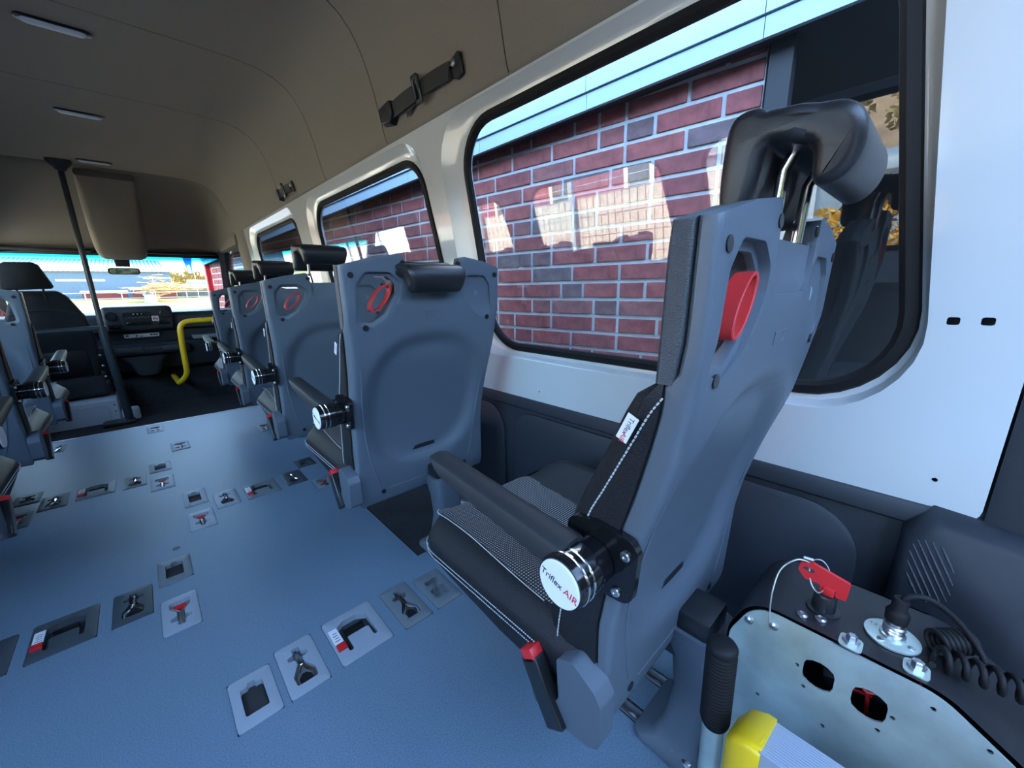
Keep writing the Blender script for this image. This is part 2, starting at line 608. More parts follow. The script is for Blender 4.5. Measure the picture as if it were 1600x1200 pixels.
# ceiling lamps
for i, (y, lab) in enumerate(((2.54, 'oblong frosted ceiling lamp nearest the rear'), (3.60, 'oblong frosted ceiling lamp, the middle one of three'), (4.78, 'oblong frosted ceiling lamp beside the top of the pole'))):
    t = thing('ceiling_lamp', lab, 'lamp', (CX, y, 1.868), 'ceiling lamps along the headliner')
    bez = roundpoly([(CX - 0.105, y - 0.030), (CX + 0.105, y - 0.030), (CX + 0.105, y + 0.030), (CX - 0.105, y + 0.030)], 0.029, 8)
    inn = roundpoly([(CX - 0.090, y - 0.022), (CX + 0.090, y - 0.022), (CX + 0.090, y + 0.022), (CX - 0.090, y + 0.022)], 0.0215, 8)
    MB().loft([[(p[0], p[1], 1.869) for p in bez], [(p[0], p[1], 1.862) for p in bez], [(p[0], p[1], 1.860) for p in inn], [(p[0], p[1], 1.868) for p in inn]], False, False).obj('bezel', M['black'], t)
    L2 = lambda s, z: [(CX + (p[0] - CX) * (1 - (1 - s) * 0.2), y + (p[1] - y) * s, z) for p in inn]
    MB().loft([L2(1, 1.867), L2(1, 1.860), L2(0.9, 1.856), L2(0.6, 1.852), L2(0.2, 1.851)], False, True).obj('lens', M['lens'], t)

# ------------------------------------------------------------------ lower side trim, D pillar, wheel arch cover
def lower_trim(sgn):
    f = (lambda x: x) if sgn > 0 else (lambda x: 2 * CX - x)
    side = 'right' if sgn > 0 else 'left'
    t = thing('trim_' + side, 'dark plastic lower side trim with recessed panels below the white wall', None, (f(0.96), 1.8, 0), kind='structure')
    MB().sheet([(-0.34, -0.02), (3.47, -0.02), (3.47, 0.463), (-0.34, 0.463)], [], 0.01, lambda y, z, w: (f(0.955 + w), y, z)).obj('backing_panel', M['trim'], t)
    prof = [(0.956, 0.470), (0.944, 0.466), (0.940, 0.458), (0.942, 0.430), (0.950, 0.424), (0.957, 0.420)]
    MB().loft([[(f(x), y, z) for x, z in prof] for y in (-0.10, 3.47)], False, False, closed=False).obj('ledge', M['trim'], t, recalc=False)
    for (a, b) in ((0.035, 1.02), (1.07, 2.2), (2.25, 3.43)):
        o = roundpoly([(a, 0.02), (b, 0.02), (b, 0.412), (a, 0.412)], [0.03, 0.03, 0.10, 0.10], 8)
        o2 = roundpoly([(a + 0.012, 0.032), (b - 0.012, 0.032), (b - 0.012, 0.400), (a + 0.012, 0.400)], [0.02, 0.02, 0.092, 0.092], 8)
        MB().loft([[(f(0.956), p[0], p[1]) for p in o], [(f(0.946), p[0], p[1]) for p in o], [(f(0.941), p[0], p[1]) for p in o2]], False, True).obj('panel', M['trim'], t)
    return t
lower_trim(1)
lower_trim(-1)
for sgn in (1, -1):
    f = (lambda x: x) if sgn > 0 else (lambda x: 2 * CX - x)
    p = MB()
    xs = sorted((f(0.915), f(1.02)))
    base = [(0.955, 0.40), (0.932, 0.75), (0.90, 1.15), (0.87, 1.45), (0.80, 1.70), (0.70, 1.84)]
    loops = []
    for x, z in base:
        loops.append([(f(x - 0.004), -0.102, z), (f(x - 0.008), -0.115, z), (f(x - 0.008), -0.30, z), (f(x + 0.10), -0.36, z), (f(x + 0.10), -0.102, z)])
    tag(p.loft(loops).obj('trim_pillar', M['trim']), 'dark plastic rear door pillar beside the white wall panel' if sgn > 0 else 'dark plastic rear door pillar on the left', kind='structure')
wa = thing('wheel_arch_cover', 'dark plastic wheel arch cover with slanting vent slots in the rear corner', 'cover', (0.93, -0.2, 0))
MB().loft([[(0.955, y0, z0) for y0, z0 in ((-0.012, 0), (-0.014, 0.43), (-0.045, 0.472), (-0.40, 0.45), (-0.40, 0))],
           [(0.930, y0, z0) for y0, z0 in ((-0.013, 0), (-0.016, 0.428), (-0.047, 0.470), (-0.40, 0.44), (-0.40, 0))],
           [(0.910, y0, z0) for y0, z0 in ((-0.018, 0), (-0.021, 0.420), (-0.052, 0.460), (-0.40, 0.43), (-0.40, 0))],
           [(0.902, y0, z0) for y0, z0 in ((-0.026, 0), (-0.029, 0.408), (-0.062, 0.446), (-0.40, 0.41), (-0.40, 0))]]).obj('shell', M['trim'], wa, smooth=60)
for k in range(8):
    t_ = k / 7
    c_ = Vector((0.9015, -0.041 - 0.032 * t_, 0.336 + 0.066 * t_))
    hl = 0.053 * math.sin(PI * (0.12 + 0.76 * t_)) ** 0.9
    d_ = Vector((0, -0.46, -0.89)) * hl
    MB().tube([c_ - d_, c_, c_ + d_], [0.0010, 0.0019, 0.0010], 6).obj('vent_rib', M['shell_dark'], wa)
rp = thing('folded_ramp', 'added out-of-frame black folded wheelchair ramp with yellow edge strips upright in the open rear doorway', 'ramp', (-0.6, -0.55, 0))  # out of frame, assumed from reflections; raised to block rear sky light
MB().box(-1.00, -0.28, -0.62, -0.56, 0.02, 1.45, 0.01).obj('panel', M['trim'], rp)
for x in (-1.00, -0.32):
    MB().box(x, x + 0.04, -0.64, -0.54, 0.0, 1.49, 0.008).obj('edge_strip', M['yellow'], rp)
for z in (0.25, 0.55, 0.85, 1.15):
    MB().box(-0.96, -0.32, -0.560, -0.552, z, z + 0.02).obj('tread_bar', M['steel'], rp)
MB().box(-1.0, 0.92, -0.38, -0.325, 1.70, 1.88, 0.02).obj('trim_rear_header', M['trim'])['kind'] = 'structure'

for sgn in (1, -1):
    f = (lambda x: x) if sgn > 0 else (lambda x: 2 * CX - x)
    t = thing('door_3' if sgn > 0 else 'door_4', 'open %s rear door of the van swung out behind the camera' % ('right' if sgn > 0 else 'left'), None, (f(1.0), -0.9, 0), kind='structure')
    MB().box(*sorted((f(0.99), f(1.06))), -1.28, -0.42, -0.30, 1.80, 0.03).obj('leaf', M['white'], t)
    MB().box(*sorted((f(0.975), f(0.992))), -1.20, -0.50, -0.22, 0.62, 0.02).obj('lining', M['trim'], t)
    MB().box(*sorted((f(0.982), f(0.992))), -1.18, -0.52, 0.78, 1.45, 0.004).obj('pane', M['black_gloss'], t)

# ------------------------------------------------------------------ floor with pockets for the flush plates
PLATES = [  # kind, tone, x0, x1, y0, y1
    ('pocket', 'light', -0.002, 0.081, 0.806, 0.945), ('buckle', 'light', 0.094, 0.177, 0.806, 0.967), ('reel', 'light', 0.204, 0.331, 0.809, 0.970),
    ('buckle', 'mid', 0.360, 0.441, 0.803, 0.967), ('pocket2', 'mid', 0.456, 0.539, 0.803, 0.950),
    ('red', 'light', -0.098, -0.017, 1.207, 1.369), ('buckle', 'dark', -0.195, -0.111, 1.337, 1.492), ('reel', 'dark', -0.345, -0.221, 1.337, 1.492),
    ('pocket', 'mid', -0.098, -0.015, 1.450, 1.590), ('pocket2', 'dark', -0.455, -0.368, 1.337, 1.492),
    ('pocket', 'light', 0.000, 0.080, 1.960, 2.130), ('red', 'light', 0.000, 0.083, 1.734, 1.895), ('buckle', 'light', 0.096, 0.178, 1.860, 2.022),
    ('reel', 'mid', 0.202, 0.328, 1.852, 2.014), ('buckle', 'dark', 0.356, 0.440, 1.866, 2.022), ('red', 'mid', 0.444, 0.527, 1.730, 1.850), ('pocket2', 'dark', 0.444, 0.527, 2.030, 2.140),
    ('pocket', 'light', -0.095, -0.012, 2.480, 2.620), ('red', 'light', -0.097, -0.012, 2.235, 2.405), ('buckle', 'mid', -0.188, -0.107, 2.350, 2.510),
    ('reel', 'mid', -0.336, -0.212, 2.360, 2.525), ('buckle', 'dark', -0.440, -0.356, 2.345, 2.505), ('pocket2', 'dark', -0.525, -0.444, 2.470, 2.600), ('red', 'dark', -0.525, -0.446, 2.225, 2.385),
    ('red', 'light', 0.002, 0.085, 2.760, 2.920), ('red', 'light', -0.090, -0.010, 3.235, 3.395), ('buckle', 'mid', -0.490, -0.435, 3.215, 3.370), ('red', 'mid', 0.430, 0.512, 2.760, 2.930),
]
FX0, FX1, FY0, FY1 = -1.045, 0.955, -0.36, 3.452
MATHOLE = (0.530, 0.800, 1.04, 1.46)
RAILHOLE = [(0.582, 0.616, -0.36, 1.00), (0.684, 0.718, -0.36, 1.00)]
rects = [(p[2], p[3], p[4], p[5]) for p in PLATES] + [MATHOLE] + RAILHOLE
xs = sorted({FX0, FX1, *[r[0] for r in rects], *[r[1] for r in rects]})
ys = sorted({FY0, FY1, *[r[2] for r in rects], *[r[3] for r in rects]})
fl = MB()
idx = {}
def fv(i, j):
    if (i, j) not in idx:
        idx[(i, j)] = len(fl.v)
        fl.v.append(Vector((xs[i], ys[j], 0)))
    return idx[(i, j)]
for i in range(len(xs) - 1):
    for j in range(len(ys) - 1):
        cx, cy = (xs[i] + xs[i + 1]) / 2, (ys[j] + ys[j + 1]) / 2
        if any(r[0] < cx < r[1] and r[2] < cy < r[3] for r in rects):
            continue
        fl.f.append((fv(i, j), fv(i + 1, j), fv(i + 1, j + 1), fv(i, j + 1)))
fl.box(FX0, FX1, FY0, FY1, -0.06, -0.036)
floor = fl.obj('floor', M['vinyl'], smooth=0, recalc=False)
tag(floor, 'blue speckled vinyl floor with flush fixing plates', kind='structure')
MB().box(FX0, FX1, FY1, FY1 + 0.012, -0.06, 0.003, 0.001).obj('edge_strip', M['alu'], floor)
MB().box(FX0, FX1, FY1 - 0.005, FY1, -0.32, -0.06).obj('step_riser', M['trim'], floor)
MB().box(-0.0055, -0.0042, 0.2, 3.44, 0.0, 0.0006).obj('seam', M['vinyl'], floor, smooth=0)
# small scuffed recess caps in the vinyl
for (x, y) in ((-0.045, 1.655), (-0.50, 1.93), (-0.56, 1.74)):
    MB().lathe([(0.011, 0), (0.010, 0.0008), (0.004, 0.0004)], (x, y, 0.0002), (0, 0, 1), 14).obj('cap', M['plate_dark'], floor)
mp = rrect(MATHOLE[0] + 0.004, MATHOLE[1] - 0.002, MATHOLE[2] + 0.003, MATHOLE[3] - 0.003, 0.012)
fm = thing('floor_mat', 'dark rubber mat let into the floor beside the near seat', 'mat', (0.66, 1.25, 0))
MB().sheet(mp, [], 0.02, lambda x, y, w: (x, y, -0.004 - w)).obj('mat', M['mat'], fm)
MB().sheet(roundpoly([(0.57, 1.10), (0.785, 1.10), (0.785, 1.44), (0.61, 1.44), (0.57, 1.36)], 0.03), [], 0.003, lambda x, y, w: (x, y, -0.0045 + w)).obj('pad', M['mat'], fm)
tag(MB().box(0.804, 0.850, 0.98, 1.52, 0.001, 0.022, 0.006).obj('step_strip', M['alu']), 'flat silver strip along the mat under the window', 'strip')
for k, (a, b, c, d) in enumerate(RAILHOLE):
    r = thing('floor_rail', ('outer', 'inner')[1 - k] + ' aluminium seat rail set in the floor by the near pedestal', 'rail', ((a + b) / 2, 0.3, 0))
    for x in (a + 0.003, b - 0.008):
        MB().box(x, x + 0.005, c, d, -0.03, 0.0025, 0.001).obj('flange', M['alu'], r)
    web = MB()
    web.box(a + 0.003, b - 0.003, c, d, -0.034, -0.018)
    web.obj('web', M['steel'], r)
    for q in range(24):
        MB().lathe([(0.009, 0), (0.009, 0.003), (0.004, 0.004)], ((a + b) / 2, c + 0.06 + q * 0.025 * 2, -0.018), (0, 0, 1), 10).obj('stud', M['alu'], r)
    MB().box(a + 0.001, b - 0.001, c, d, -0.036, -0.034).obj('bed', M['steel'], r)

def plate(kind, tone, x0, x1, y0, y1, label):
    cx, cy, w, h = (x0 + x1) / 2, (y0 + y1) / 2, x1 - x0, y1 - y0
    t = thing({'pocket': 'strap_plate', 'buckle': 'buckle_plate', 'reel': 'reel_plate', 'red': 'release_plate', 'pocket2': 'tongue_plate'}[kind], label, 'floor plate', (cx, cy, 0), 'restraint plates let into the floor')
    P = lambda u, v: (cx + u * w, cy + v * h)
    Z = 0.0022
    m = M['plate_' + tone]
    o = rrect(x0 + 0.0008, x1 - 0.0008, y0 + 0.0008, y1 - 0.0008, 0.008, 4)
    oi = rrect(x0 + 0.003, x1 - 0.003, y0 + 0.003, y1 - 0.003, 0.007, 4)
    dep = 0.014
    if kind == 'pocket':
        hole = roundpoly([P(-0.27, -0.28), P(0.25, -0.28), P(0.25, 0.25), P(0.10, 0.25), P(0.08, 0.33), P(-0.08, 0.33), P(-0.10, 0.25), P(-0.27, 0.25)], 0.004, 3)
    elif kind == 'buckle':
        hole = roundpoly([P(-0.26, -0.33), P(0.26, -0.33), P(0.28, -0.16), P(0.09, 0.03), P(0.09, 0.13), P(0.26, 0.15), P(0.26, 0.23), P(0.10, 0.24), P(0.10, 0.36), P(-0.10, 0.36), P(-0.10, 0.24), P(-0.26, 0.23), P(-0.26, 0.15), P(-0.09, 0.13), P(-0.09, 0.03), P(-0.28, -0.16)], 0.005, 3)
    elif kind == 'red':
        hole = roundpoly([P(-0.30, 0.33), P(-0.27, 0.16), P(-0.10, 0.02), P(-0.10, -0.08), P(-0.28, -0.13), P(-0.28, -0.20), P(-0.10, -0.22), P(-0.10, -0.34), P(0.10, -0.34), P(0.10, -0.22), P(0.28, -0.20), P(0.28, -0.13), P(0.10, -0.08), P(0.10, 0.02), P(0.27, 0.16), P(0.30, 0.33)], 0.004, 3)
    elif kind == 'reel':
        hole = roundpoly([P(-0.28, -0.30), P(-0.20, -0.30), P(-0.20, -0.02), P(0.22, -0.02), P(0.22, -0.26), P(0.30, -0.26), P(0.30, 0.24), P(0.12, 0.34), P(-0.14, 0.34), P(-0.28, 0.27)], 0.006, 3)
    else:
        hole = roundpoly([P(-0.28, -0.26), P(0.28, -0.26), P(0.28, -0.02), P(0.10, 0.02), P(0.10, 0.12), P(0.24, 0.14), P(0.24, 0.26), P(-0.24, 0.26), P(-0.24, 0.14), P(-0.10, 0.12), P(-0.10, 0.02), P(-0.28, -0.02)], 0.005, 3)
    b = MB()
    b.loft([[(p[0], p[1], -0.004) for p in o], [(p[0], p[1], 0.001) for p in o], [(p[0], p[1], Z) for p in oi]], False, False)
    bm = MB().sheet(oi, [hole], 0.0, lambda x, y, w_: (x, y, Z), back=False)
    nf = len(oi) + len(hole)
    b.add(bm.v[:nf], [f for f in bm.f if max(f) < nf])
    b.loft([[(p[0], p[1], Z) for p in hole], [(p[0], p[1], -dep) for p in hole]], False, False)
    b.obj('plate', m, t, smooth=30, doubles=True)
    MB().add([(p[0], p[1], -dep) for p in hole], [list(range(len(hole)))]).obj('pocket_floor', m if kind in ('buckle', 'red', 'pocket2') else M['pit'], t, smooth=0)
    if kind == 'pocket':
        MB().sheet(roundpoly([P(-0.25, -0.26), P(0.23, -0.26), P(0.23, 0.23), P(-0.25, 0.23)], 0.004, 3), [], 0.004, lambda x, y, w_: (x, y, -dep + 0.0005 + w_ + 0.004 * math.sin((y - y0) / h * PI))).obj('webbing', M['webbing'], t)
    elif kind == 'buckle' or kind == 'red':
        s = 1 if kind == 'buckle' else -1
        Q = lambda u, v, z: (*P(u, v * s), z)
        mm = M['chrome'] if kind == 'buckle' else M['steel']
        MB().tube([Q(0, 0.34, -0.006), Q(0, 0.20, -0.003), Q(0, 0.0, -0.002)], [0.0052, 0.0058, 0.005], 8).obj('stem', mm, t)
        for sg in (-1, 1):
            MB().tube([Q(0, 0.02, -0.002), Q(sg * 0.10, -0.08, -0.003), Q(sg * 0.22, -0.17, -0.005), Q(sg * 0.21, -0.29, -0.007)], 0.0042, 7).obj('fork_arm', mm, t)
        if kind == 'buckle':
            MB().sheet(roundpoly([P(-0.17, -0.30), P(0.17, -0.30), P(0.16, -0.17), P(0.05, -0.10), P(-0.05, -0.10), P(-0.16, -0.17)], 0.003, 3), [], 0.005, lambda x, y, w_: (x, y, -dep + w_)).obj('web_end', M['black'], t)
        else:
            MB().sheet(roundpoly([P(-0.20, 0.28), P(-0.15, 0.16), P(0.15, 0.16), P(0.20, 0.28)], 0.004, 3), [], 0.008, lambda x, y, w_: (x, y, -dep + 0.001 + w_)).obj('red_pad', M['red'], t)
    elif kind == 'reel':
        prof = []
        for k in range(9):
            a = PI * k / 8
            prof.append((0.02 + 0.15 * (k / 8 * 2 - 1) + 0.0, math.sin(a)))
        loops = []
        for u in (-0.18, 0.18):
            loops.append([(cx + u * w, cy + (0.12 + 0.13 * math.cos(PI * k / 8)) * h, -dep + 0.0005 + 0.0135 * math.sin(PI * k / 8)) for k in range(9)])
        MB().loft(loops, True, True).obj('reel', M['black_gloss'], t)
        MB().box(*sorted((P(-0.19, 0)[0], P(0.2, 0)[0])), P(0, -0.03)[1], P(0, 0.02)[1], -dep, -0.003, 0.001).obj('bar', M['steel'], t)
        MB().box(P(-0.45, 0)[0], P(-0.29, 0)[0], P(0, -0.06)[1], P(0, 0.27)[1], Z, Z + 0.0006).obj('label', M['paper'], t)
        for q in range(4):
            MB().box(P(-0.42 + 0.02 * (q % 2), 0)[0], P(-0.32, 0)[0], P(0, 0.0 + q * 0.055)[1], P(0, 0.013 + q * 0.055)[1], Z + 0.0006, Z + 0.0009).obj('print_line', M['ink'], t)
        MB().box(P(-0.45, 0)[0], P(-0.28, 0)[0], P(0, -0.22)[1], P(0, -0.09)[1], 0.0, 0.009, 0.002).obj('red_lever', M['red'], t)
        MB().box(P(-0.235, 0)[0], P(-0.20, 0)[0], P(0, -0.34)[1], P(0, -0.04)[1], -0.004, 0.0015, 0.001).obj('guide', M['black'], t)
    return t
ROWN = {0.8: 'the nearest row, in front of the near seat', 1.3: 'the left row nearest the camera', 1.9: 'the row level with the second seat', 2.4: 'the left row beside the second left seat', 2.8: 'the aisle', 3.3: 'the front edge of the floor'}
PLABEL = [
    'light grey plate with a black strap pocket, at the aisle end of the nearest row', 'light grey plate with a chrome fork buckle between strap pocket and reel, nearest row', 'light grey reel plate with white label and red lever, nearest row',
    'grey plate with a chrome fork buckle right of the reel, nearest row', 'grey tongue plate half hidden under the near seat cushion',
    'pale plate with a large red release lever beside the dark buckle plate', 'dark grey plate with a chrome fork buckle left of the large red lever', 'large dark reel plate with white label and red lever at the left',
    'grey plate with a black strap pocket above the large red lever', 'dark plate cut off by the left picture edge, beside the large dark reel plate',
    'light grey strap pocket plate directly above a red lever plate, level with the second seat', 'light grey red lever plate below a strap pocket, mid floor', 'light grey fork buckle plate left of the dark reel, mid floor',
    'grey reel plate with white label and red lever in front of the second seat', 'dark fork buckle plate between the reel and the second seat cushion', 'grey red lever plate under the edge of the second seat', 'dark tongue plate behind the second seat cushion',
    'pale strap pocket plate above a red lever, further along the aisle', 'pale red lever plate below a small strap pocket, further along the aisle', 'grey fork buckle plate left of the far strap pocket',
    'grey reel plate with a white label in the far left row', 'dark fork buckle plate beside the far left reel', 'dark tongue plate beside the left seat base', 'dark plate with a red lever under the left seat',
    'small pale red lever plate alone in the aisle', 'small pale red lever plate at the front edge of the floor', 'grey plate at the foot of the front left seat', 'small red lever plate beside the third right seat']
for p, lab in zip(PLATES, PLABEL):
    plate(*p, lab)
#@@PART2
# ------------------------------------------------------------------ passenger seats
YR = [(0.20, 0.100), (0.26, 0.097), (0.417, 0.089), (0.481, 0.080), (0.521, 0.071), (0.572, 0.056), (0.62, 0.040), (0.665, 0.026), (0.744, 0.012), (0.80, 0.004), (0.94, 0.0)]
YB = [(0.20, 0.108), (0.369, 0.112), (0.413, 0.113), (0.47, 0.104), (0.537, 0.092), (0.575, 0.084), (0.62, 0.070), (0.684, 0.053), (0.731, 0.042), (0.767, 0.040), (0.94, 0.034)]
YS = [(0.30, 0.195), (0.373, 0.192), (0.45, 0.182), (0.527, 0.163), (0.587, 0.140), (0.658, 0.104), (0.725, 0.070), (0.764, 0.044)]
HW = [(0.20, 0.222), (0.45, 0.221), (0.62, 0.227), (0.75, 0.236), (0.94, 0.240)]
def smst(t):
    t = max(0, min(1, t))
    return t * t * (3 - 2 * t)
def scoop(x, z):
    q = ((abs(x) / 0.190) ** 2.6 + (abs(z - 0.530) / 0.200) ** 2.6) ** (1 / 2.6)
    return 0.020 * smst((1.04 - q) / 0.22)
def yz_loop(z, hw, y0, y1, r=0.018, nb=30, sc=True):
    """closed outline at height z, rear face finely divided"""
    pts = []
    r = min(r, (y1 - y0) * 0.45)
    for k in range(5):
        a = PI + PI / 2 * k / 4
        pts.append((-hw + r + r * math.cos(a), y0 + r + r * math.sin(a)))
    for k in range(1, nb):
        x = (-hw + r) + (2 * hw - 2 * r) * k / nb
        pts.append((x, y0 + (scoop(x, z) if sc else 0)))
    for k in range(5):
        a = 1.5 * PI + PI / 2 * k / 4
        pts.append((hw - r + r * math.cos(a), y0 + r + r * math.sin(a)))
    f = 0.004
    pts += [(hw, y1 - f), (hw - f, y1)]
    for k in range(1, 6):
        pts.append((hw - f - (2 * hw - 2 * f) * k / 6, y1))
    pts += [(-hw + f, y1), (-hw, y1 - f)]
    return [(x, y, z) for x, y in pts]
HOLE = [(-0.203, 0.772), (-0.196, 0.857), (-0.178, 0.880), (-0.122, 0.880), (-0.099, 0.862), (-0.101, 0.843), (-0.137, 0.788), (-0.172, 0.768)]
def inset(poly, d):
    return offpoly(poly, -d)

def build_seat(side, label, group):
    t = thing('passenger_seat', label, 'seat', (0, 0, 0), group)
    S = lambda x: x * side
    mirror = (lambda l: l) if side > 0 else (lambda l: [(-p[0], p[1], p[2]) for p in reversed(l)])
    # ---- back shell
    zs = [0.236, 0.242] + [0.250 + k * 0.0140 for k in range(50)]
    zs = [z for z in zs if z < 0.945] + [0.95]
    loops = []
    for z in zs:
        sh = 0.010 * (1 - min(1, (z - 0.236) / 0.02))
        y0 = interp(YR, z)
        y1 = interp(YB, z) if z < 0.757 else y0 + 0.019
        loops.append(mirror(yz_loop(z, interp(HW, z) - sh * 0.6, y0 + sh * 0.4, y1)))
    sh = MB().loft(loops).obj('back_shell', M['shell'], t, smooth=0)
    def prism(poly, y0, y1):
        p = [(S(a), b) for a, b in poly]
        return MB().loft([[(x, y0, z) for x, z in p], [(x, y1, z) for x, z in p]]).obj('cut', None, None, smooth=0)
    top = [(-0.28, 0.19), (0.28, 0.19), (0.28, 0.890), (0.246, 0.903), (0.175, 0.924), (0.110, 0.934), (0.102, 0.930), (0.096, 0.905), (0.090, 0.897), (-0.070, 0.897), (-0.077, 0.905), (-0.083, 0.930), (-0.091, 0.934), (-0.160, 0.924), (-0.236, 0.905), (-0.28, 0.889)]
    rec = [(-x, z) for x, z in reversed(HOLE)]
    hl = roundpoly(HOLE, 0.012, 3)
    boolean(sh, [prism(top, -0.2, 0.4), prism(roundpoly(offpoly(HOLE, 0.010), 0.018, 3), -0.2, 0.013), prism(roundpoly(offpoly(rec, 0.004), 0.016, 3), -0.2, 0.009), prism(hl, -0.2, 0.3), prism(roundpoly([(-0.082, 0.96), (0.102, 0.96), (0.090, 0.838), (-0.070, 0.838)], 0.018, 4), -0.2, 0.0085)], ['INTERSECT', 'DIFFERENCE', 'DIFFERENCE', 'DIFFERENCE', 'DIFFERENCE'])
    sh.data.materials.clear()
    sh.data.materials.append(M['shell'])
    b = sh.modifiers.new('b', 'BEVEL'); b.width = 0.0028; b.segments = 2; b.limit_method = 'ANGLE'; b.angle_limit = math.radians(50)
    dg = bpy.context.evaluated_depsgraph_get(); dg.update()
    me = bpy.data.meshes.new_from_object(sh.evaluated_get(dg))
    sh.modifiers.clear(); sh.data = me
    me.shade_smooth(); me.set_sharp_from_angle(angle=math.radians(40))
    # ---- upper front cover of grained plastic
    loops = []
    for k in range(14):
        z = 0.757 + (0.935 - 0.757) * k / 13
        y0 = interp(YR, z) + 0.0205
        y1 = interp(YB, z) + 0.009 - 0.004 * smst((z - 0.88) / 0.05)
        hw = interp(HW, z) + 0.001
        loops.append(mirror(yz_loop(z, hw, y0, y1, r=0.0035, sc=False)))
    fc = MB().loft(loops).obj('front_cover', M['shell_dark'], t, smooth=0)
    boolean(fc, [prism([(a, b - 0.0005) for a, b in top], -0.2, 0.4), prism(roundpoly(offpoly(HOLE, 0.004), 0.012, 3), -0.2, 0.3)], ['INTERSECT', 'DIFFERENCE'])
    fc.data.materials.clear(); fc.data.materials.append(M['shell_dark'])
    fc.data.shade_smooth(); fc.data.set_sharp_from_angle(angle=math.radians(40))
    # ---- screws in the back
    for x, z in ((-0.217, 0.882), (-0.083, 0.912), (0.086, 0.914), (0.220, 0.886), (-0.190, 0.757), (0.192, 0.762), (-0.150, 0.268), (0.142, 0.268)):
        y = interp(YR, z) + scoop(x, z)
        s_ = MB()
        s_.lathe([(0.0074, 0.0015), (0.0074, -0.0004), (0.0060, -0.0012), (0.0048, 0.0006), (0.0026, 0.0010), (0.0016, -0.0002)], (S(x), y, z), (0, 1, 0) if False else (0, -1, 0), 12)
        s_.obj('screw', M['black'], t, smooth=40)
    # embossed slot and small arrow mark
    e = [(-0.024, 0.790), (0.024, 0.790), (0.020, 0.774), (-0.020, 0.774)]
    MB().tube([(S(x), interp(YR, z) + 0.0005, z) for x, z in e], 0.0016, 6, closed=True).obj('embossed_slot', M['shell'], t)
    a = [(0.149, 0.842), (0.158, 0.836), (0.149, 0.824)]
    MB().tube([(S(x), 0.0092, z) for x, z in a], 0.0009, 5, closed=True).obj('arrow_mark', M['plate_light'], t)
    # ridges down the sides of the back and a lower crease
    for sg in (-1, 1):
        MB().tube(smooth_pts([(S(sg * x), interp(YR, z) + scoop(x, z) + 0.0015, z) for x, z in ((0.205, 0.66), (0.200, 0.56), (0.190, 0.44), (0.172, 0.335), (0.155, 0.285))], 4), [0.001] + [0.0032] * 15 + [0.001], 6).obj('ridge', M['shell'], t)
    MB().tube([(S(-0.13), interp(YR, 0.272) + 0.001, 0.272), (S(0.125), interp(YR, 0.272) + 0.001, 0.272)], 0.002, 6).obj('ridge', M['shell'], t)
    # ---- upholstery of the backrest
    loops = []
    zz = [0.285, 0.292, 0.31, 0.35] + [0.39 + 0.03 * k for k in range(12)] + [0.742, 0.7565]
    for z in zz:
        en = smst(min((z - 0.285) / 0.02, (0.7575 - z) / 0.012, 1))
        hw = interp(HW, z) + 0.0035 * en
        y0 = interp(YB, z) - 0.001
        y1 = interp(YS, z)
        y1 = y0 + max(0.008, (y1 - y0)) + 0.012 * en
        r2 = min(0.03, (y1 - y0) * 0.45)
        pts = [(-hw, y0), (-hw - 0.003 * en, (y0 + y1) / 2)]
        for k in range(5):
            q = PI - PI / 2 * k / 4
            pts.append((-hw + r2 + r2 * math.cos(q), y1 - r2 + r2 * math.sin(q)))
        for k in range(1, 12):
            x = (-hw + r2) + (2 * hw - 2 * r2) * k / 12
            pts.append((x, y1 - 0.022 * en * (1 - abs(x / hw) ** 2)))
        for k in range(5):
            q = PI / 2 - PI / 2 * k / 4
            pts.append((hw - r2 + r2 * math.cos(q), y1 - r2 + r2 * math.sin(q)))
        pts += [(hw + 0.003 * en, (y0 + y1) / 2), (hw, y0)]
        loops.append([(S(x), y, z) for x, y in pts])
    MB().loft(loops).obj('backrest', M['leather'], t, smooth=60)
    def stitches(path, n, r=0.0011, gap=0.4, name='stitching', par=None):
        P = smooth_pts(path, 8)
        L = [0]
        for a_, b_ in zip(P, P[1:]): L.append(L[-1] + (b_ - a_).length)
        def at(d):
            for i in range(len(L) - 1):
                if d <= L[i + 1]:
                    return P[i].lerp(P[i + 1], (d - L[i]) / max(L[i + 1] - L[i], 1e-9))
            return P[-1]
        st = MB()
        for k in range(n):
            d0 = L[-1] * k / n
            d1 = L[-1] * (k + 1 - gap) / n
            st.tube([at(d0), at(d1)], r, 5)
        return tag(st.obj(name, M['stitch'], par or t, smooth=0), kind='stuff')
    for sg in (-1, 1):
        stitches([(S(sg * (interp(HW, z) + 0.0072)), interp(YS, z) - 0.020, z) for z in (0.745, 0.725, 0.69, 0.658, 0.62, 0.587, 0.555, 0.527, 0.48, 0.43, 0.373, 0.345)], 74)
    # ---- seat cushion
    loops = []
    ys_ = [0.140, 0.16, 0.22, 0.30, 0.38, 0.45, 0.50, 0.53, 0.552, 0.568, 0.575]
    def ctop(x, y):
        return 0.376 - 0.010 * (1 - (abs(x) / 0.2) ** 2) * smst((0.56 - y) / 0.1) - 0.012 * smst((y - 0.52) / 0.05) + (0.012 * smst((abs(x) - 0.13) / 0.06) if abs(x) < 0.21 else 0.012)
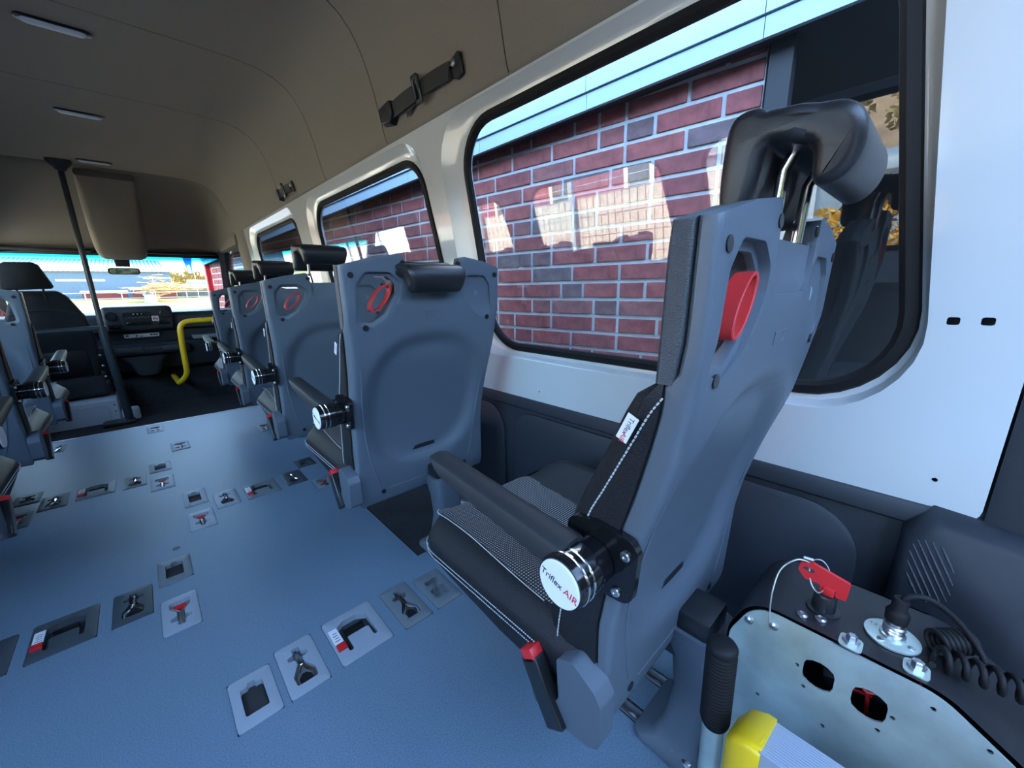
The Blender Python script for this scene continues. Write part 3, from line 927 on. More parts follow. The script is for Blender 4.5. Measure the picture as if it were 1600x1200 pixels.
    for y in ys_:
        e1 = max(0, (y - 0.47) / 0.098)
        hw = 0.242 - 0.055 * e1 ** 3
        zb = 0.262 + 0.026 * smst((y - 0.25) / 0.28) + 0.035 * e1 ** 4
        dz = -0.018 * e1 ** 4
        pts = []
        for k in range(15):
            x = -hw + 0.035 + (2 * hw - 0.07) * k / 14
            pts.append((x, ctop(x, y) + dz - (0.004 if k in (0, 14) else 0)))
        pts += [(hw - 0.020, 0.366 + dz), (hw - 0.006, 0.352 + dz), (hw, 0.337 + dz * 0.6), (hw - 0.003, 0.328), (hw - 0.006, 0.312), (hw - 0.012, zb + 0.012), (hw - 0.03, zb)]
        pts += [(-hw + 0.03, zb), (-hw + 0.012, zb + 0.012), (-hw + 0.006, 0.312), (-hw + 0.003, 0.328), (-hw, 0.337 + dz * 0.6), (-hw + 0.006, 0.352 + dz), (-hw + 0.020, 0.366 + dz)]
        loops.append([(S(x), y, z) for x, z in pts])
    cu = MB().loft(loops).obj('seat_cushion', M['leather'], t, smooth=60)
    FL = [(0.150, -0.215), (0.207, -0.216), (0.263, -0.212), (0.334, -0.205), (0.419, -0.197), (0.490, -0.196), (0.525, -0.198), (0.545, -0.184)]
    FR = [(0.150, 0.05), (0.379, 0.062), (0.432, 0.070), (0.487, 0.074), (0.548, 0.076)]
    rows = []
    for k in range(18):
        y = 0.150 + (0.556 - 0.150) * k / 17
        a0, a1 = interp(FL, y), interp(FR, y)
        rows.append([(S(a0 + (a1 - a0) * j / 14), y, ctop(a0 + (a1 - a0) * j / 14, y) + 0.0022 - (0.0018 if j in (0, 14) else 0) - 0.006 * smst((y - 0.535) / 0.03)) for j in range(15)])
    MB().loft(rows, False, False, closed=False).obj('fabric_panel', M['fabric'], cu, smooth=60)
    stitches([(S(x - 0.004), y, ctop(x, y) + 0.002) for y, x in FL[1:]], 60, r=0.0008, par=cu, gap=0.1)
    for z0, dx in ((0.335, 0.0015), (0.324, 0.0005)):
        pth = []
        for y in (0.20, 0.28, 0.36, 0.44, 0.50, 0.535, 0.555):
            e1 = max(0, (y - 0.47) / 0.098)
            pth.append((S(-(0.242 - 0.055 * e1 ** 3) - dx), y, z0 - 0.012 * e1 ** 4))
        stitches(pth, 84, r=0.0009, par=cu)
    # ---- armrest on the aisle side
    ax = -0.3
    A = thing('armrest', None, None) if False else None
    arm = []
    for u in range(9):
        k = u / 8
        y = 0.118 + (0.400 - 0.118) * k
        zc = 0.545 + (0.574 - 0.545) * k
        h = 0.018 - 0.006 * k
        w0 = 0.023 - 0.003 * k
        xc = -0.268
        pts = []
        for (px, pz) in ((-1, -0.9), (-0.97, 0.62), (-0.8, 0.9), (-0.2, 1.05), (0.3, 1.05), (0.75, 0.90), (0.95, 0.5), (0.7, -0.6), (0.2, -1.1), (-0.6, -1.15)):
            pts.append((S(xc + px * w0), y - (0.030 * (0.9 - pz) / 2 if u == 8 else 0.004 * (0.9 - pz) if u == 7 else 0), zc + pz * h))
        arm.append(pts)
    ar = MB().loft(arm).obj('armrest', M['armrest'], t, smooth=50)
    O = (S(-0.236), 0.111, 0.528)
    d = (-side, 0, 0)
    MB().lathe([(0.029, 0.002), (0.029, 0.022), (0.0315, 0.024), (0.032, 0.060), (0.0305, 0.064)], O, d, 32).obj('pivot_barrel', M['black_gloss'], ar, smooth=40)
    for h in (0.040, 0.050):
        MB().lathe([(0.0320, h), (0.0329, h + 0.0006), (0.0329, h + 0.0028), (0.0320, h + 0.0034)], O, d, 32, caps=False).obj('chrome_ring', M['chrome'], ar, smooth=40)
    cap = MB().lathe([(0.0285, 0.063), (0.0285, 0.0655), (0.0275, 0.0662)], O, d, 40).obj('disc', M['paper'], ar, smooth=30)
    fx_ = S(-0.236 - 0.0664)
    xd = (0, -1, -0.30) if side > 0 else (0, 1, 0.1)
    yd = Vector((0, -0.30, 1)) if side > 0 else Vector((0, -0.1, 1))
    c0 = Vector((fx_, 0.111, 0.528))
    if side > 0:
        xdv = Vector(xd).normalized()
        t1 = text('Triflex', 0.0118, c0 - xdv * 0.0262, xd, yd, M['ink'], ar, align='LEFT', ext=0.0002)
        t2 = text('AIR', 0.0128, c0 + xdv * 0.0082, xd, yd, M['redink'], ar, align='LEFT', ext=0.0002)
    flg = [(0.045, 0.580), (0.055, 0.483), (0.150, 0.485), (0.160, 0.560), (0.135, 0.585)]
    MB().sheet(roundpoly([(0.052, 0.572), (0.058, 0.490), (0.105, 0.486), (0.150, 0.500), (0.152, 0.570), (0.110, 0.580)], 0.018, 5), [], 0.010, lambda y, z, w: (S(-0.2265 - w), y, z)).obj('flange', M['black_gloss'], ar, smooth=30, bevel=0.002)
    for y, z in ((0.068, 0.553), (0.078, 0.500)):
        MB().lathe([(0.0062, 0.0), (0.0062, 0.0025), (0.0050, 0.0038), (0.0022, 0.0040), (0.0014, 0.0025)], (S(-0.2365), y, z), d, 14).obj('bolt', M['steel'], ar, smooth=30)
    # ---- red pull loop in the hand hole
    lp = []
    n = 22
    for k in range(n):
        a = 2 * PI * k / n
        u, v = 0.042 * math.cos(a), 0.0165 * math.sin(a)
        lp.append((-0.146 + u * 0.66 - v * 0.75, 0.828 + u * 0.75 + v * 0.66))
    ring = []
    inner = []
    for k in range(n):
        x, z = lp[k]
        ix, iz = -0.146 + (x + 0.146) * 0.80, 0.828 + (z - 0.828) * 0.86
        ring.append([(S(x), 0.004, z), (S(x), 0.024, z), (S(ix), 0.024, iz), (S(ix), 0.004, iz)])
    rb = MB()
    for k in range(n):
        b0 = len(rb.v)
        rb.v += [Vector(p) for p in ring[k]]
    for k in range(n):
        j = (k + 1) % n
        for q in range(4):
            p_ = (q + 1) % 4
            rb.f.append((k * 4 + q, k * 4 + p_, j * 4 + p_, j * 4 + q))
    rb.obj('pull_loop', M['redcloth'], t, smooth=45, bevel=0.0012)
    # ---- headrest (its own part, raised or lowered by its height)
    hz = 0.0
    sec = []   # y, z outline of the hook shaped pad, lowered position
    outl = [(0.046, 0.815), (0.057, 0.820), (0.061, 0.840), (0.060, 0.885), (0.056, 0.908), (0.046, 0.917), (0.030, 0.918), (0.022, 0.913), (0.016, 0.913), (-0.020, 0.910), (-0.042, 0.906), (-0.055, 0.893), (-0.058, 0.872), (-0.052, 0.852), (-0.040, 0.840), (-0.026, 0.838), (-0.019, 0.847), (-0.018, 0.868), (-0.010, 0.876), (0.014, 0.880), (0.020, 0.874), (0.024, 0.850), (0.032, 0.820)]
    op = [(q.x, q.y) for q in smooth_pts([(a_, b_, 0) for a_, b_ in outl], 3, closed=True)]
    cyh = sum(p[0] for p in op) / len(op); czh = sum(p[1] for p in op) / len(op)
    def shrink(d_):
        N = len(op)
        res = []
        for i in range(N):
            a_, b_ = Vector(op[i - 1]), Vector(op[(i + 1) % N])
            tg = (b_ - a_)
            if tg.length < 1e-7:
                res.append(op[i]); continue
            tg.normalize()
            nn = Vector((-tg.y, tg.x))
            res.append((op[i][0] + nn.x * d_, op[i][1] + nn.y * d_))
        return res
    area = sum(op[i - 1][0] * op[i][1] - op[i][0] * op[i - 1][1] for i in range(len(op)))
    sgn_ = 1 if area > 0 else -1
    hw0 = 0.104
    loops = []
    ends = [(hw0 - 0.015 + 0.015 * math.sin(q * PI / 10), 0.011 * (1 - math.cos(q * PI / 10))) for q in range(6)]
    for x, d_ in [(-x_, e_) for x_, e_ in reversed(ends)] + [(-0.05, 0), (0, 0), (0.05, 0)] + ends:
        pr = shrink(d_ * sgn_)
        out_ = []
        for (y, z) in pr:
            taper = 1.0
            if y < -0.01:
                taper = 0.92 - 0.10 * smst((0.90 - z) / 0.06)
            out_.append((S(x * taper), y, z))
        loops.append(out_)
    hr = MB().loft(loops).obj('headrest', M['softblack'], t, smooth=45)
    for sg in (-1, 1):
        MB().tube([(S(sg * 0.054), 0.0150, 0.795), (S(sg * 0.054), 0.0115, 0.862), (S(sg * 0.054), 0.000, 0.886)], 0.0062, 12).obj('post', M['chrome'], hr, smooth=60)
    # ---- belt buckle on its stalk and its cover
    bk = MB()
    bx0, bx1 = -0.262, -0.240
    loops = []
    for k, (y, z, w) in enumerate(((0.148, 0.236, 0.018), (0.175, 0.275, 0.017), (0.200, 0.318, 0.0165), (0.2035, 0.322, 0.015))):
        dy, dz = 0.80 * w, -0.60 * w
        loops.append([(S(bx0), y - dy, z - dz), (S(bx0), y + dy, z + dz), (S(bx1), y + dy, z + dz), (S(bx1), y - dy, z - dz)])
    bkl = bk.loft(loops).obj('buckle', M['black'], t, smooth=30, bevel=0.003)
    MB().box(S(bx0) - 0.0, S(bx1), 0, 0.02, -0.013, 0.013, 0.002, mx=Matrix.Translation((0, 0.196, 0.3165)) @ Matrix.Rotation(math.radians(53), 4, 'X')).obj('red_button', M['red'], bkl) if side > 0 else MB().box(S(bx1), S(bx0), 0, 0.02, -0.013, 0.013, 0.002, mx=Matrix.Translation((0, 0.196, 0.3165)) @ Matrix.Rotation(math.radians(53), 4, 'X')).obj('red_button', M['red'], bkl)
    cov = [(0.155, 0.352), (0.128, 0.366), (0.092, 0.346), (0.081, 0.330), (0.082, 0.262), (0.100, 0.250), (0.158, 0.237), (0.196, 0.240), (0.205, 0.262), (0.165, 0.262), (0.150, 0.285)]
    MB().sheet(roundpoly(cov, 0.010, 4), [], 0.032, lambda y, z, w: (S(-0.252 + w), y, z)).obj('buckle_cover', M['shell'], t, smooth=35, bevel=0.004)
    # ---- pedestal with foot
    loops = []
    for z, xa, xb, ya, yb in ((0.0, -0.030, 0.125, 0.034, 0.150), (0.010, -0.030, 0.125, 0.034, 0.150), (0.022, -0.018, 0.110, 0.038, 0.120), (0.060, -0.008, 0.098, 0.038, 0.105), (0.13, 0.002, 0.088, 0.036, 0.098), (0.20, 0.000, 0.090, 0.033, 0.105), (0.268, -0.008, 0.096, 0.030, 0.125)):
        loops.append([(S(x), y, z + 0.0026) for x, y in rrect(xa, xb, ya, yb, 0.020, 4)])
    pd = MB().loft(loops).obj('pedestal', M['shell'], t, smooth=45)
    MB().box(*sorted((S(0.000), S(0.080))), 0.042, 0.118, 0.262, 0.306, 0.008).obj('collar', M['black'], pd)
    MB().box(*sorted((S(0.000), S(0.088))), 0.085, 0.40, 0.205, 0.258, 0.006).obj('beam', M['black'], pd)
    MB().box(*sorted((S(-0.20), S(0.20))), 0.125, 0.45, 0.252, 0.275, 0.006).obj('seat_pan', M['black'], t)
    for x, y in ((-0.014, 0.050), (-0.010, 0.076), (0.112, 0.050)):
        MB().lathe([(0.013, 0.013), (0.013, 0.016), (0.009, 0.017), (0.009, 0.024), (0.004, 0.026)], (S(x), y, 0.0), (0, 0, 1), 12).obj('bolt', M['steel'], pd, smooth=30)
    # ---- sewn side tag
    tg0 = MB()
    if side > 0:
        q = [(0.069, 0.725), (0.057, 0.7195), (0.070, 0.691), (0.082, 0.6965)]
        tgo = MB().sheet(q, [], 0.001, lambda y, z, w: (-0.2445 - 0.0015 - w, y, z)).obj('sewn_tag', M['paper'], t, smooth=0)
        xd2 = Vector((0, 0.013, -0.0285)).normalized()
        yd2 = (0, -0.91, -0.41)
        p0 = Vector((-0.2472, 0.0638, 0.7200))
        text('Triflex', 0.0078, p0, xd2, yd2, M['ink'], tgo, ext=0.0001)
        text('AIR', 0.0078, p0 + xd2 * 0.0195, xd2, yd2, M['redink'], tgo, ext=0.0001)
    return t

SXC = 0.590
seat1 = build_seat(1, 'near grey-backed passenger seat with raised black headrest, closest to the camera', 'grey-backed seats along the right wall')
seat1.location = (SXC, 0.13, 0)
def headrest_of(r):
    return [c for c in r.children if c.name.split('.')[0] == 'headrest'][0]
RIGHT = [(0.945, False, 'second grey-backed seat from the camera, its black headrest lowered onto the backrest'), (1.71, True, 'third grey-backed right-hand seat with raised headrest, behind the seat with the lowered one'), (2.44, True, 'fourth grey-backed right-hand seat, second from the front'), (3.15, True, 'foremost grey-backed right-hand seat, next to the yellow handrail')]
seats = [seat1]
for y, up, lab in RIGHT:
    r = dup(seat1, (SXC, y, 0), lab)
    r.scale.z = 1 - 0.027 * max(0, y - 0.95)
    seats.append(r)
    h_ = headrest_of(r)
    h_.scale.x = 0.90
    h_.location.x -= 0.010 if not up else 0.022
    if up: h_.location.z += 0.128
headrest_of(seat1).location.z += 0.104
lseat = build_seat(-1, 'left-hand grey-backed seat in the middle of the left row', 'grey-backed seats along the left wall')
SXL = -0.605
lseat.location = (SXL, 2.15, 0)
lseat.scale.z = 0.955
dup(lseat, (SXL, 2.80, 0), 'foremost left-hand grey-backed seat, right behind the driver seat')
dup(lseat, (SXL, 1.45, 0), 'left-hand seat nearest the camera, only its dark cushion edge and armrest in view')
# ------------------------------------------------------------------ cab: lower floor, header, pillars, windscreen
tag(MB().box(-1.06, 0.97, FY1 - 0.02, 6.8, -0.34, -0.30).obj('floor_front', M['carpet'], smooth=0), 'dark carpeted lower floor of the cab and entrance', kind='structure')
for sgn in (1, -1):
    f = (lambda x: x) if sgn > 0 else (lambda x: 2 * CX - x)
    t = thing('door_1' if sgn > 0 else 'door_2', 'dark inner panel of the %s front door' % ('right' if sgn > 0 else 'left'), None, (f(0.96), 5.2, 0), kind='structure')
    MB().box(*sorted((f(0.955), f(0.985))), 3.47, 6.6, -0.32, 0.455, 0.004).obj('lower_panel', M['trim'], t)
    MB().box(*sorted((f(0.945), f(0.985))), 4.95, 6.6, 0.44, 0.66, 0.01).obj('sill', M['trim'], t)
    MB().box(*sorted((f(0.905), f(0.965))), 4.98, 5.75, 0.30, 0.36, 0.015).obj('arm_ledge', M['trim'], t)
    pl = MB()
    pl.loft([[(f(x), y, z) for x, y in ((xa, 4.60), (xa - 0.02, 4.66), (xa - 0.02, 4.98), (xa + 0.02, 5.04), (xa + 0.09, 5.04), (xa + 0.09, 4.60))] for xa, z in ((0.955, -0.30), (0.95, 0.45), (0.912, 0.90), (0.885, 1.20), (0.868, 1.42), (0.862, 1.46))])
    tag(pl.obj('trim_post', M['liner']), 'brown-grey padded post trim ahead of the %s windows' % ('right' if sgn > 0 else 'left'), kind='structure')
    ap = MB()
    ap.loft([[(f(x + dx), y + dy, z) for dx, dy in ((-0.05, -0.02), (0.0, -0.06), (0.06, -0.04), (0.07, 0.06), (0.0, 0.08), (-0.04, 0.05))] for x, y, z in ((0.865, 5.95, 1.32), (0.885, 6.15, 1.12), (0.915, 6.45, 0.86), (0.94, 6.75, 0.58))])
    tag(ap.obj('trim_windscreen_post', M['trim']), 'dark %s windscreen pillar trim' % ('right' if sgn > 0 else 'left'), kind='structure')
    tag(MB().box(*sorted((f(0.83), f(0.93))), 4.95, 6.05, 1.30, 1.42, 0.03).obj('trim_rail', M['liner']), 'headliner rail above the %s front door' % ('right' if sgn > 0 else 'left'), kind='structure')
    # cab door glass
    g = thing('window_7' if sgn > 0 else 'window_8', '%s front door window' % ('right' if sgn > 0 else 'left'), None, (f(0.93), 5.5, 0.66), kind='structure')
    MB().loft([[(f(0.945), 5.03, 0.64), (f(0.945), 6.62, 0.64), (f(0.885), 6.02, 1.33), (f(0.885), 5.03, 1.33)], [(f(0.950), 5.03, 0.64), (f(0.950), 6.62, 0.64), (f(0.890), 6.02, 1.33), (f(0.890), 5.03, 1.33)]]).obj('pane', M['glass'], g, smooth=0)
hd = thing('trim_header', 'dark moulded header over the windscreen', None, (CX, 5.5, 1.5), kind='structure')
def hdr(k, y, off=0.0):
    return [(x, y, (1.27 + (z - 1.27) * k) if z > 1.27 else z) for x, z in prof_pts(off)]
MB().loft([hdr(1.0, 4.972, 0.004), hdr(1.0, 4.975), hdr(0.92, 5.15), hdr(0.60, 5.50), hdr(0.27, 5.80), hdr(0.06, 6.02), hdr(0.0, 6.10), [(x, 6.10, z - 0.035) for x, y, z in hdr(0.0, 6.1)]], False, False, closed=False).obj('header_shell', M['liner'], hd, smooth=50)
MB().box(2 * CX - 0.86, 0.86, 6.03, 6.06, 1.232, 1.275, 0.008).obj('header_lip', M['trim'], hd)
for (a, b) in ((0.18, 0.80), (-0.92, -0.24)):
    MB().box(a, b, 5.97, 6.02, 1.262, 1.288, 0.008).obj('sun_visor', M['trim'], hd)
con = []
for y, z, w, hgt in ((5.02, 1.815, 0.185, 0.02), (5.12, 1.745, 0.190, 0.05), (5.30, 1.590, 0.195, 0.075), (5.50, 1.435, 0.195, 0.095), (5.65, 1.335, 0.190, 0.100), (5.78, 1.270, 0.180, 0.085), (5.84, 1.238, 0.165, 0.055), (5.86, 1.222, 0.150, 0.03)):
    cx = -0.005
    con.append([(p[0], y + (p[1] - 0) * 0.5, z + p[1]) for p in rrect(cx - w, cx + w, -hgt, 0.035, min(0.05, hgt * 0.9), 5)])
oc = thing('overhead_console', 'bulging overhead console above the inside mirror', 'console', (CX, 5.5, 1.3))
MB().loft(con).obj('housing', M['liner'], oc, smooth=60)
MB().sheet(rrect(-0.125, 0.115, 5.70, 5.83, 0.05, 5), [], 0.02, lambda x, y, w: (x, y + 0.02, 1.195 + w + (5.83 - y) * 0.55)).obj('lamp_recess', M['black'], oc)
mr = thing('inside_mirror', 'black framed inside mirror hanging at the top of the windscreen', 'mirror', (-0.03, 5.93, 1.2))
MB().loft([[(x, y, z) for x, y in rrect(-0.03 - w, -0.03 + w, 5.93 - d_, 5.93 + d_, 0.012, 3)] for z, w, d_ in ((1.25, 0.075, 0.03), (1.19, 0.062, 0.03), (1.12, 0.055, 0.025))]).obj('stem', M['black'], mr)
MB().sheet(rrect(-0.152, 0.095, 1.040, 1.106, 0.028, 5), [], 0.035, lambda x, z, w: (x, 5.905 + w, z)).obj('mirror_body', M['black'], mr, bevel=0.004)
MB().sheet(rrect(-0.140, 0.083, 1.048, 1.098, 0.022, 5), [], 0.001, lambda x, z, w: (x, 5.9045 - w, z)).obj('mirror_glass', M['mirror'], mr, smooth=0)
ws = thing('window_9', 'windscreen with a blue shade band along the top', None, (CX, 6.4, 0.6), kind='structure')
wsl = []
for k in range(5):
    s = k / 4
    y, z = 6.08 + 0.72 * s, 1.262 - 0.68 * s
    wsl.append([(CX + (0.93 + 0.05 * s) * u, y - 0.10 * u * u, z) for u in [-1 + q / 6 for q in range(13)]])
a_ = MB().loft(wsl, False, False, closed=False)
a_.loft([[(x, y + 0.005, z + 0.003) for x, y, z in r] for r in wsl], False, False, closed=False)
a_.obj('pane', M['screen'], ws, smooth=60, recalc=False)

# ------------------------------------------------------------------ dashboard
da = thing('dashboard', 'dark dashboard with raised centre stack under the windscreen', 'dashboard', (CX, 5.9, 0.3))
pr = [(5.80, 0.640), (5.765, 0.600), (5.755, 0.500), (5.745, 0.470), (5.83, 0.450), (5.84, 0.345), (5.76, 0.320), (5.765, 0.250), (5.83, 0.040), (6.05, -0.06), (6.70, -0.10), (6.78, 0.585), (6.10, 0.655)]
MB().loft([[(x, y, z) for y, z in pr] for x in (-1.0, 0.94)]).obj('dash_body', M['dash'], da, smooth=30, bevel=0.008)
MB().box(-0.275, 0.272, 5.70, 6.12, 0.465, 0.716, 0.035, 3).obj('centre_stack', M['dash'], da, smooth=50)
for x, z in ((-0.208, 0.622), (0.212, 0.632)):
    v = MB().lathe([(0.046, 0.0), (0.046, 0.008), (0.040, 0.010), (0.036, 0.002), (0.034, -0.006)], (x, 5.702, z), (0, -1, 0), 24).obj('air_vent', M['black'], da, smooth=40)
    for k in range(-2, 3):
        hw = math.sqrt(max(0, 0.034 ** 2 - (k * 0.013) ** 2))
        MB().box(x - hw, x + hw, 5.690, 5.700, z + k * 0.013 - 0.002, z + k * 0.013 + 0.002).obj('slat', M['dash'], v)
ra = MB().sheet(rrect(-0.122, 0.100, 0.520, 0.660, 0.008, 3), [], 0.010, lambda x, z, w: (x, 5.700 - w, z)).obj('radio_panel', M['black'], da, smooth=30)
MB().box(-0.105, 0.080, 5.676, 5.690, 0.528, 0.556, 0.003).obj('slot', M['black_gloss'], ra)
MB().box(-0.055, 0.045, 5.686, 5.690, 0.628, 0.648, 0.001).obj('display', M['black_gloss'], ra)
for k in range(8):
    MB().box(-0.108 + k * 0.025, -0.090 + k * 0.025, 5.684, 5.690, 0.592 + 0.006 * (k % 2), 0.606 + 0.006 * (k % 2), 0.002).obj('radio_button', M['plate_dark'], ra)
for k in range(3):
    MB().box(-0.045 + k * 0.03, -0.030 + k * 0.03, 5.683, 5.690, 0.634, 0.642, 0.002).obj('radio_button', M['wire'], ra)
MB().box(0.140, 0.238, 5.690, 5.702, 0.524, 0.556, 0.006).obj('cubby', M['black_gloss'], da)
MB().box(-0.245, -0.150, 5.690, 5.702, 0.500, 0.540, 0.006).obj('cubby', M['black_gloss'], da)
st = MB().sheet(rrect(0.096, 0.152, 0.558, 0.612, 0.006, 3), [], 0.002, lambda x, z, w: (x, 5.6995 - 0.012 - w, z)).obj('no_smoking_sticker', M['paper'], da, smooth=0)
MB().tube([(0.124 + 0.018 * math.cos(a * PI / 10), 5.6855, 0.585 + 0.018 * math.sin(a * PI / 10)) for a in range(20)], 0.0026, 5, closed=True).obj('ring', M['redink'], st)
MB().tube([(0.111, 5.6855, 0.598), (0.137, 5.6855, 0.572)], 0.0026, 5).obj('slash', M['redink'], st)
MB().box(0.108, 0.140, 5.684, 5.686, 0.582, 0.588).obj('cigarette', M['ink'], st)
dv = MB().box(-0.165, 0.135, 5.80, 5.845, 0.380, 0.432, 0.006).obj('data_strip', M['black'], da)
MB().box(-0.150, 0.128, 5.797, 5.801, 0.392, 0.428, 0.0005).obj('silver_label', M['paper'], dv)
for k, (a, b, z0, z1) in enumerate(((-0.14, -0.115, 0.405, 0.42), (-0.06, -0.045, 0.40, 0.415), (-0.03, 0.0, 0.398, 0.404), (0.055, 0.075, 0.405, 0.42), (0.08, 0.095, 0.405, 0.42), (0.10, 0.115, 0.405, 0.42))):
    MB().box(a, b, 5.7955, 5.797, z0, z1).obj('print_mark', M['ink'], dv)
for k in range(12):
    MB().box(-0.14 + k * 0.021, -0.128 + k * 0.021, 5.797, 5.80, 0.383, 0.389).obj('key', M['plate_mid'], dv)
MB().box(-0.30, 0.36, 5.69, 5.80, 0.215, 0.300, 0.02).obj('lower_shelf', M['dash'], da)
MB().box(0.13, 0.33, 5.675, 5.70, 0.240, 0.300, 0.012).obj('glovebox_lid', M['shell_dark'], da)
MB().box(-0.22, -0.02, 5.675, 5.70, 0.240, 0.300, 0.012).obj('glovebox_lid', M['shell_dark'], da)
MB().loft([[(x, y, z) for x, y in rrect(-0.02 - w, -0.02 + w, 5.66, 5.95, 0.05, 4)] for z, w in ((0.20, 0.20), (0.12, 0.13), (0.04, 0.11), (0.0, 0.08))]).obj('shift_bulge', M['dash'], da, smooth=50)
MB().loft([[(x, 5.50, -0.30), (x, 5.72, -0.12), (x, 6.10, 0.05), (x, 6.70, 0.10), (x, 6.70, -0.33), (x, 5.50, -0.33)] for x in (-1.0, 0.94)]).obj('toe_board', M['carpet'], da, smooth=0)
MB().box(-1.04, 0.96, 6.70, 6.74, -0.33, 0.60).obj('firewall', M['trim'], da, smooth=0)
MB().box(0.40, 0.90, 5.60, 5.80, 0.345, 0.385, 0.01).obj('tray', M['plate_mid'], da)

# ------------------------------------------------------------------ driver seat
ds = thing('driver_seat', 'dark driver seat with wide headrest seen from behind, on a white box base', 'seat', (-0.58, 5.25, -0.3))
bo = [(-0.36, 0.05), (-0.34, 0.28), (-0.325, 0.45), (-0.355, 0.66), (-0.43, 0.83), (-0.48, 0.882), (-0.70, 0.884), (-0.76, 0.83), (-0.82, 0.66), (-0.845, 0.45), (-0.83, 0.28), (-0.81, 0.05)]
br = roundpoly(bo, 0.06, 4)
cen = (-0.585, 0.46)
sc_ = lambda s: [(cen[0] + (p[0] - cen[0]) * s, cen[1] + (p[1] - cen[1]) * s) for p in br]
MB().loft([[(x, 5.22 + 0.10 - z * 0.10, z) for x, z in sc_(0.90)], [(x, 5.235 + 0.10 - z * 0.10, z) for x, z in sc_(0.98)], [(x, 5.28 + 0.10 - z * 0.10, z) for x, z in br], [(x, 5.34 + 0.10 - z * 0.10, z) for x, z in sc_(0.97)], [(x, 5.37 + 0.10 - z * 0.10, z) for x, z in sc_(0.85)]]).obj('backrest', M['seatcloth'], ds, smooth=60)
MB().tube(smooth_pts([(x, 5.318 - z * 0.10, z) for x, z in ((-0.78, 0.690), (-0.68, 0.715), (-0.585, 0.722), (-0.48, 0.712), (-0.40, 0.685))], 5), 0.004, 6).obj('seam', M['plate_dark'], ds)
MB().box(-0.70, -0.40, 5.285, 5.31, 0.12, 0.38, 0.012).obj('back_pocket', M['black'], ds)
hb = [(-0.735, 0.892), (-0.435, 0.892), (-0.515, 1.085), (-0.545, 1.112), (-0.70, 1.112), (-0.73, 1.085)]
hb = [(-0.785, 0.886), (-0.483, 0.898), (-0.545, 1.095), (-0.575, 1.114), (-0.72, 1.112), (-0.75, 1.09)]
hp = roundpoly(hb, 0.025, 4)
hc = (-0.635, 1.0)
hs = lambda s: [(hc[0] + (p[0] - hc[0]) * s, hc[1] + (p[1] - hc[1]) * s) for p in hp]
MB().loft([[(x, 5.19, z) for x, z in hs(0.93)], [(x, 5.205, z) for x, z in hp], [(x, 5.27, z) for x, z in hp], [(x, 5.29, z) for x, z in hs(0.9)]]).obj('headrest', M['seatcloth'], ds, smooth=60)
for x in (-0.70, -0.555):
    MB().tube([(x, 5.24, 0.80), (x, 5.24, 0.95)], 0.008, 8).obj('post', M['black'], ds)
MB().box(-0.83, -0.32, 5.20, 5.72, -0.08, 0.10, 0.05, 3).obj('cushion', M['seatcloth'], ds, smooth=60)
MB().box(-0.335, -0.30, 5.22, 5.60, -0.06, 0.06, 0.012).obj('side_valance', M['black'], ds)
for k, z in enumerate((0.30, 0.20, 0.10, 0.02)):
    MB().lathe([(0.010, 0), (0.010, 0.012), (0.004, 0.016)], (-0.325, 5.245 - z * 0.02, z), (0.4, -1, 0), 10).obj('adjuster', M['steel'], ds)
wb = MB().box(-0.80, -0.285, 5.03, 5.50, -0.42, -0.092, 0.012).obj('box_base', M['seatwhite'], ds)
pan = roundpoly([(-0.74, -0.33), (-0.345, -0.33), (-0.345, -0.135), (-0.74, -0.135)], 0.035, 5)
MB().tube([(x, 5.029, z) for x, z in pan], 0.004, 6, closed=True).obj('pressed_rim', M['seatwhite'], wb)
MB().box(-0.284, -0.280, 5.04, 5.40, -0.36, -0.06, 0.001).obj('side_flange', M['seatwhite'], wb)
for z in (-0.14, -0.20):
    MB().lathe([(0.006, 0), (0.006, 0.003)], (-0.305, 5.03, z), (0, -1, 0), 8).obj('bolt', M['ink'], wb)
fold = MB().box(-0.275, -0.15, 5.02, 5.16, -0.36, -0.20, 0.02).obj('floor_bracket', M['seatwhite'], ds)

# ------------------------------------------------------------------ partition pole with cross bar
po = thing('partition_pole', 'dark pole from floor to ceiling behind the driver seat with a cross bar', 'pole', (-0.235, 4.9, -0.3))
MB().tube([(-0.249, 4.9, 0.54), (-0.248, 4.9, 1.845)], 0.019, 14).obj('upper_pole', M['pole'], po, smooth=60)
MB().tube(fillet([(-0.252, 4.9, 0.575), (-0.249, 4.9, 0.54), (-0.222, 4.9, -0.275), (-0.37, 4.9, -0.28)], 0.05), 0.030, 14).obj('lower_pole', M['pole'], po, smooth=60)
MB().tube([(-0.25, 4.9, 0.562), (-0.62, 4.9, 0.556), (-1.02, 4.9, 0.556)], 0.023, 14).obj('cross_bar', M['pole'], po, smooth=60)
MB().loft([[(x, y, z) for x, y in rrect(-0.249 - w, -0.249 + w, 4.9 - w * 0.7, 4.9 + w * 0.7, w * 0.5, 4)] for z, w in ((1.868, 0.075), (1.845, 0.07), (1.81, 0.04), (1.79, 0.028))]).obj('ceiling_foot', M['black'], po, smooth=40)
MB().box(-0.40, -0.185, 4.84, 4.96, -0.302, -0.262, 0.012).obj('floor_foot', M['black'], po)
# ------------------------------------------------------------------ yellow handrail
MB_h = MB().tube(fillet([(0.93, 4.98, 0.575), (0.62, 4.98, 0.585), (0.272, 4.98, 0.575), (0.258, 4.98, 0.34), (0.252, 4.98, 0.06), (0.180, 5.02, -0.02), (0.170, 5.80, -0.06)], 0.09, 8), 0.024, 14)
tag(MB_h.obj('handrail', M['yellow'], smooth=60), 'bright yellow bent handrail at the front entrance', 'handrail')

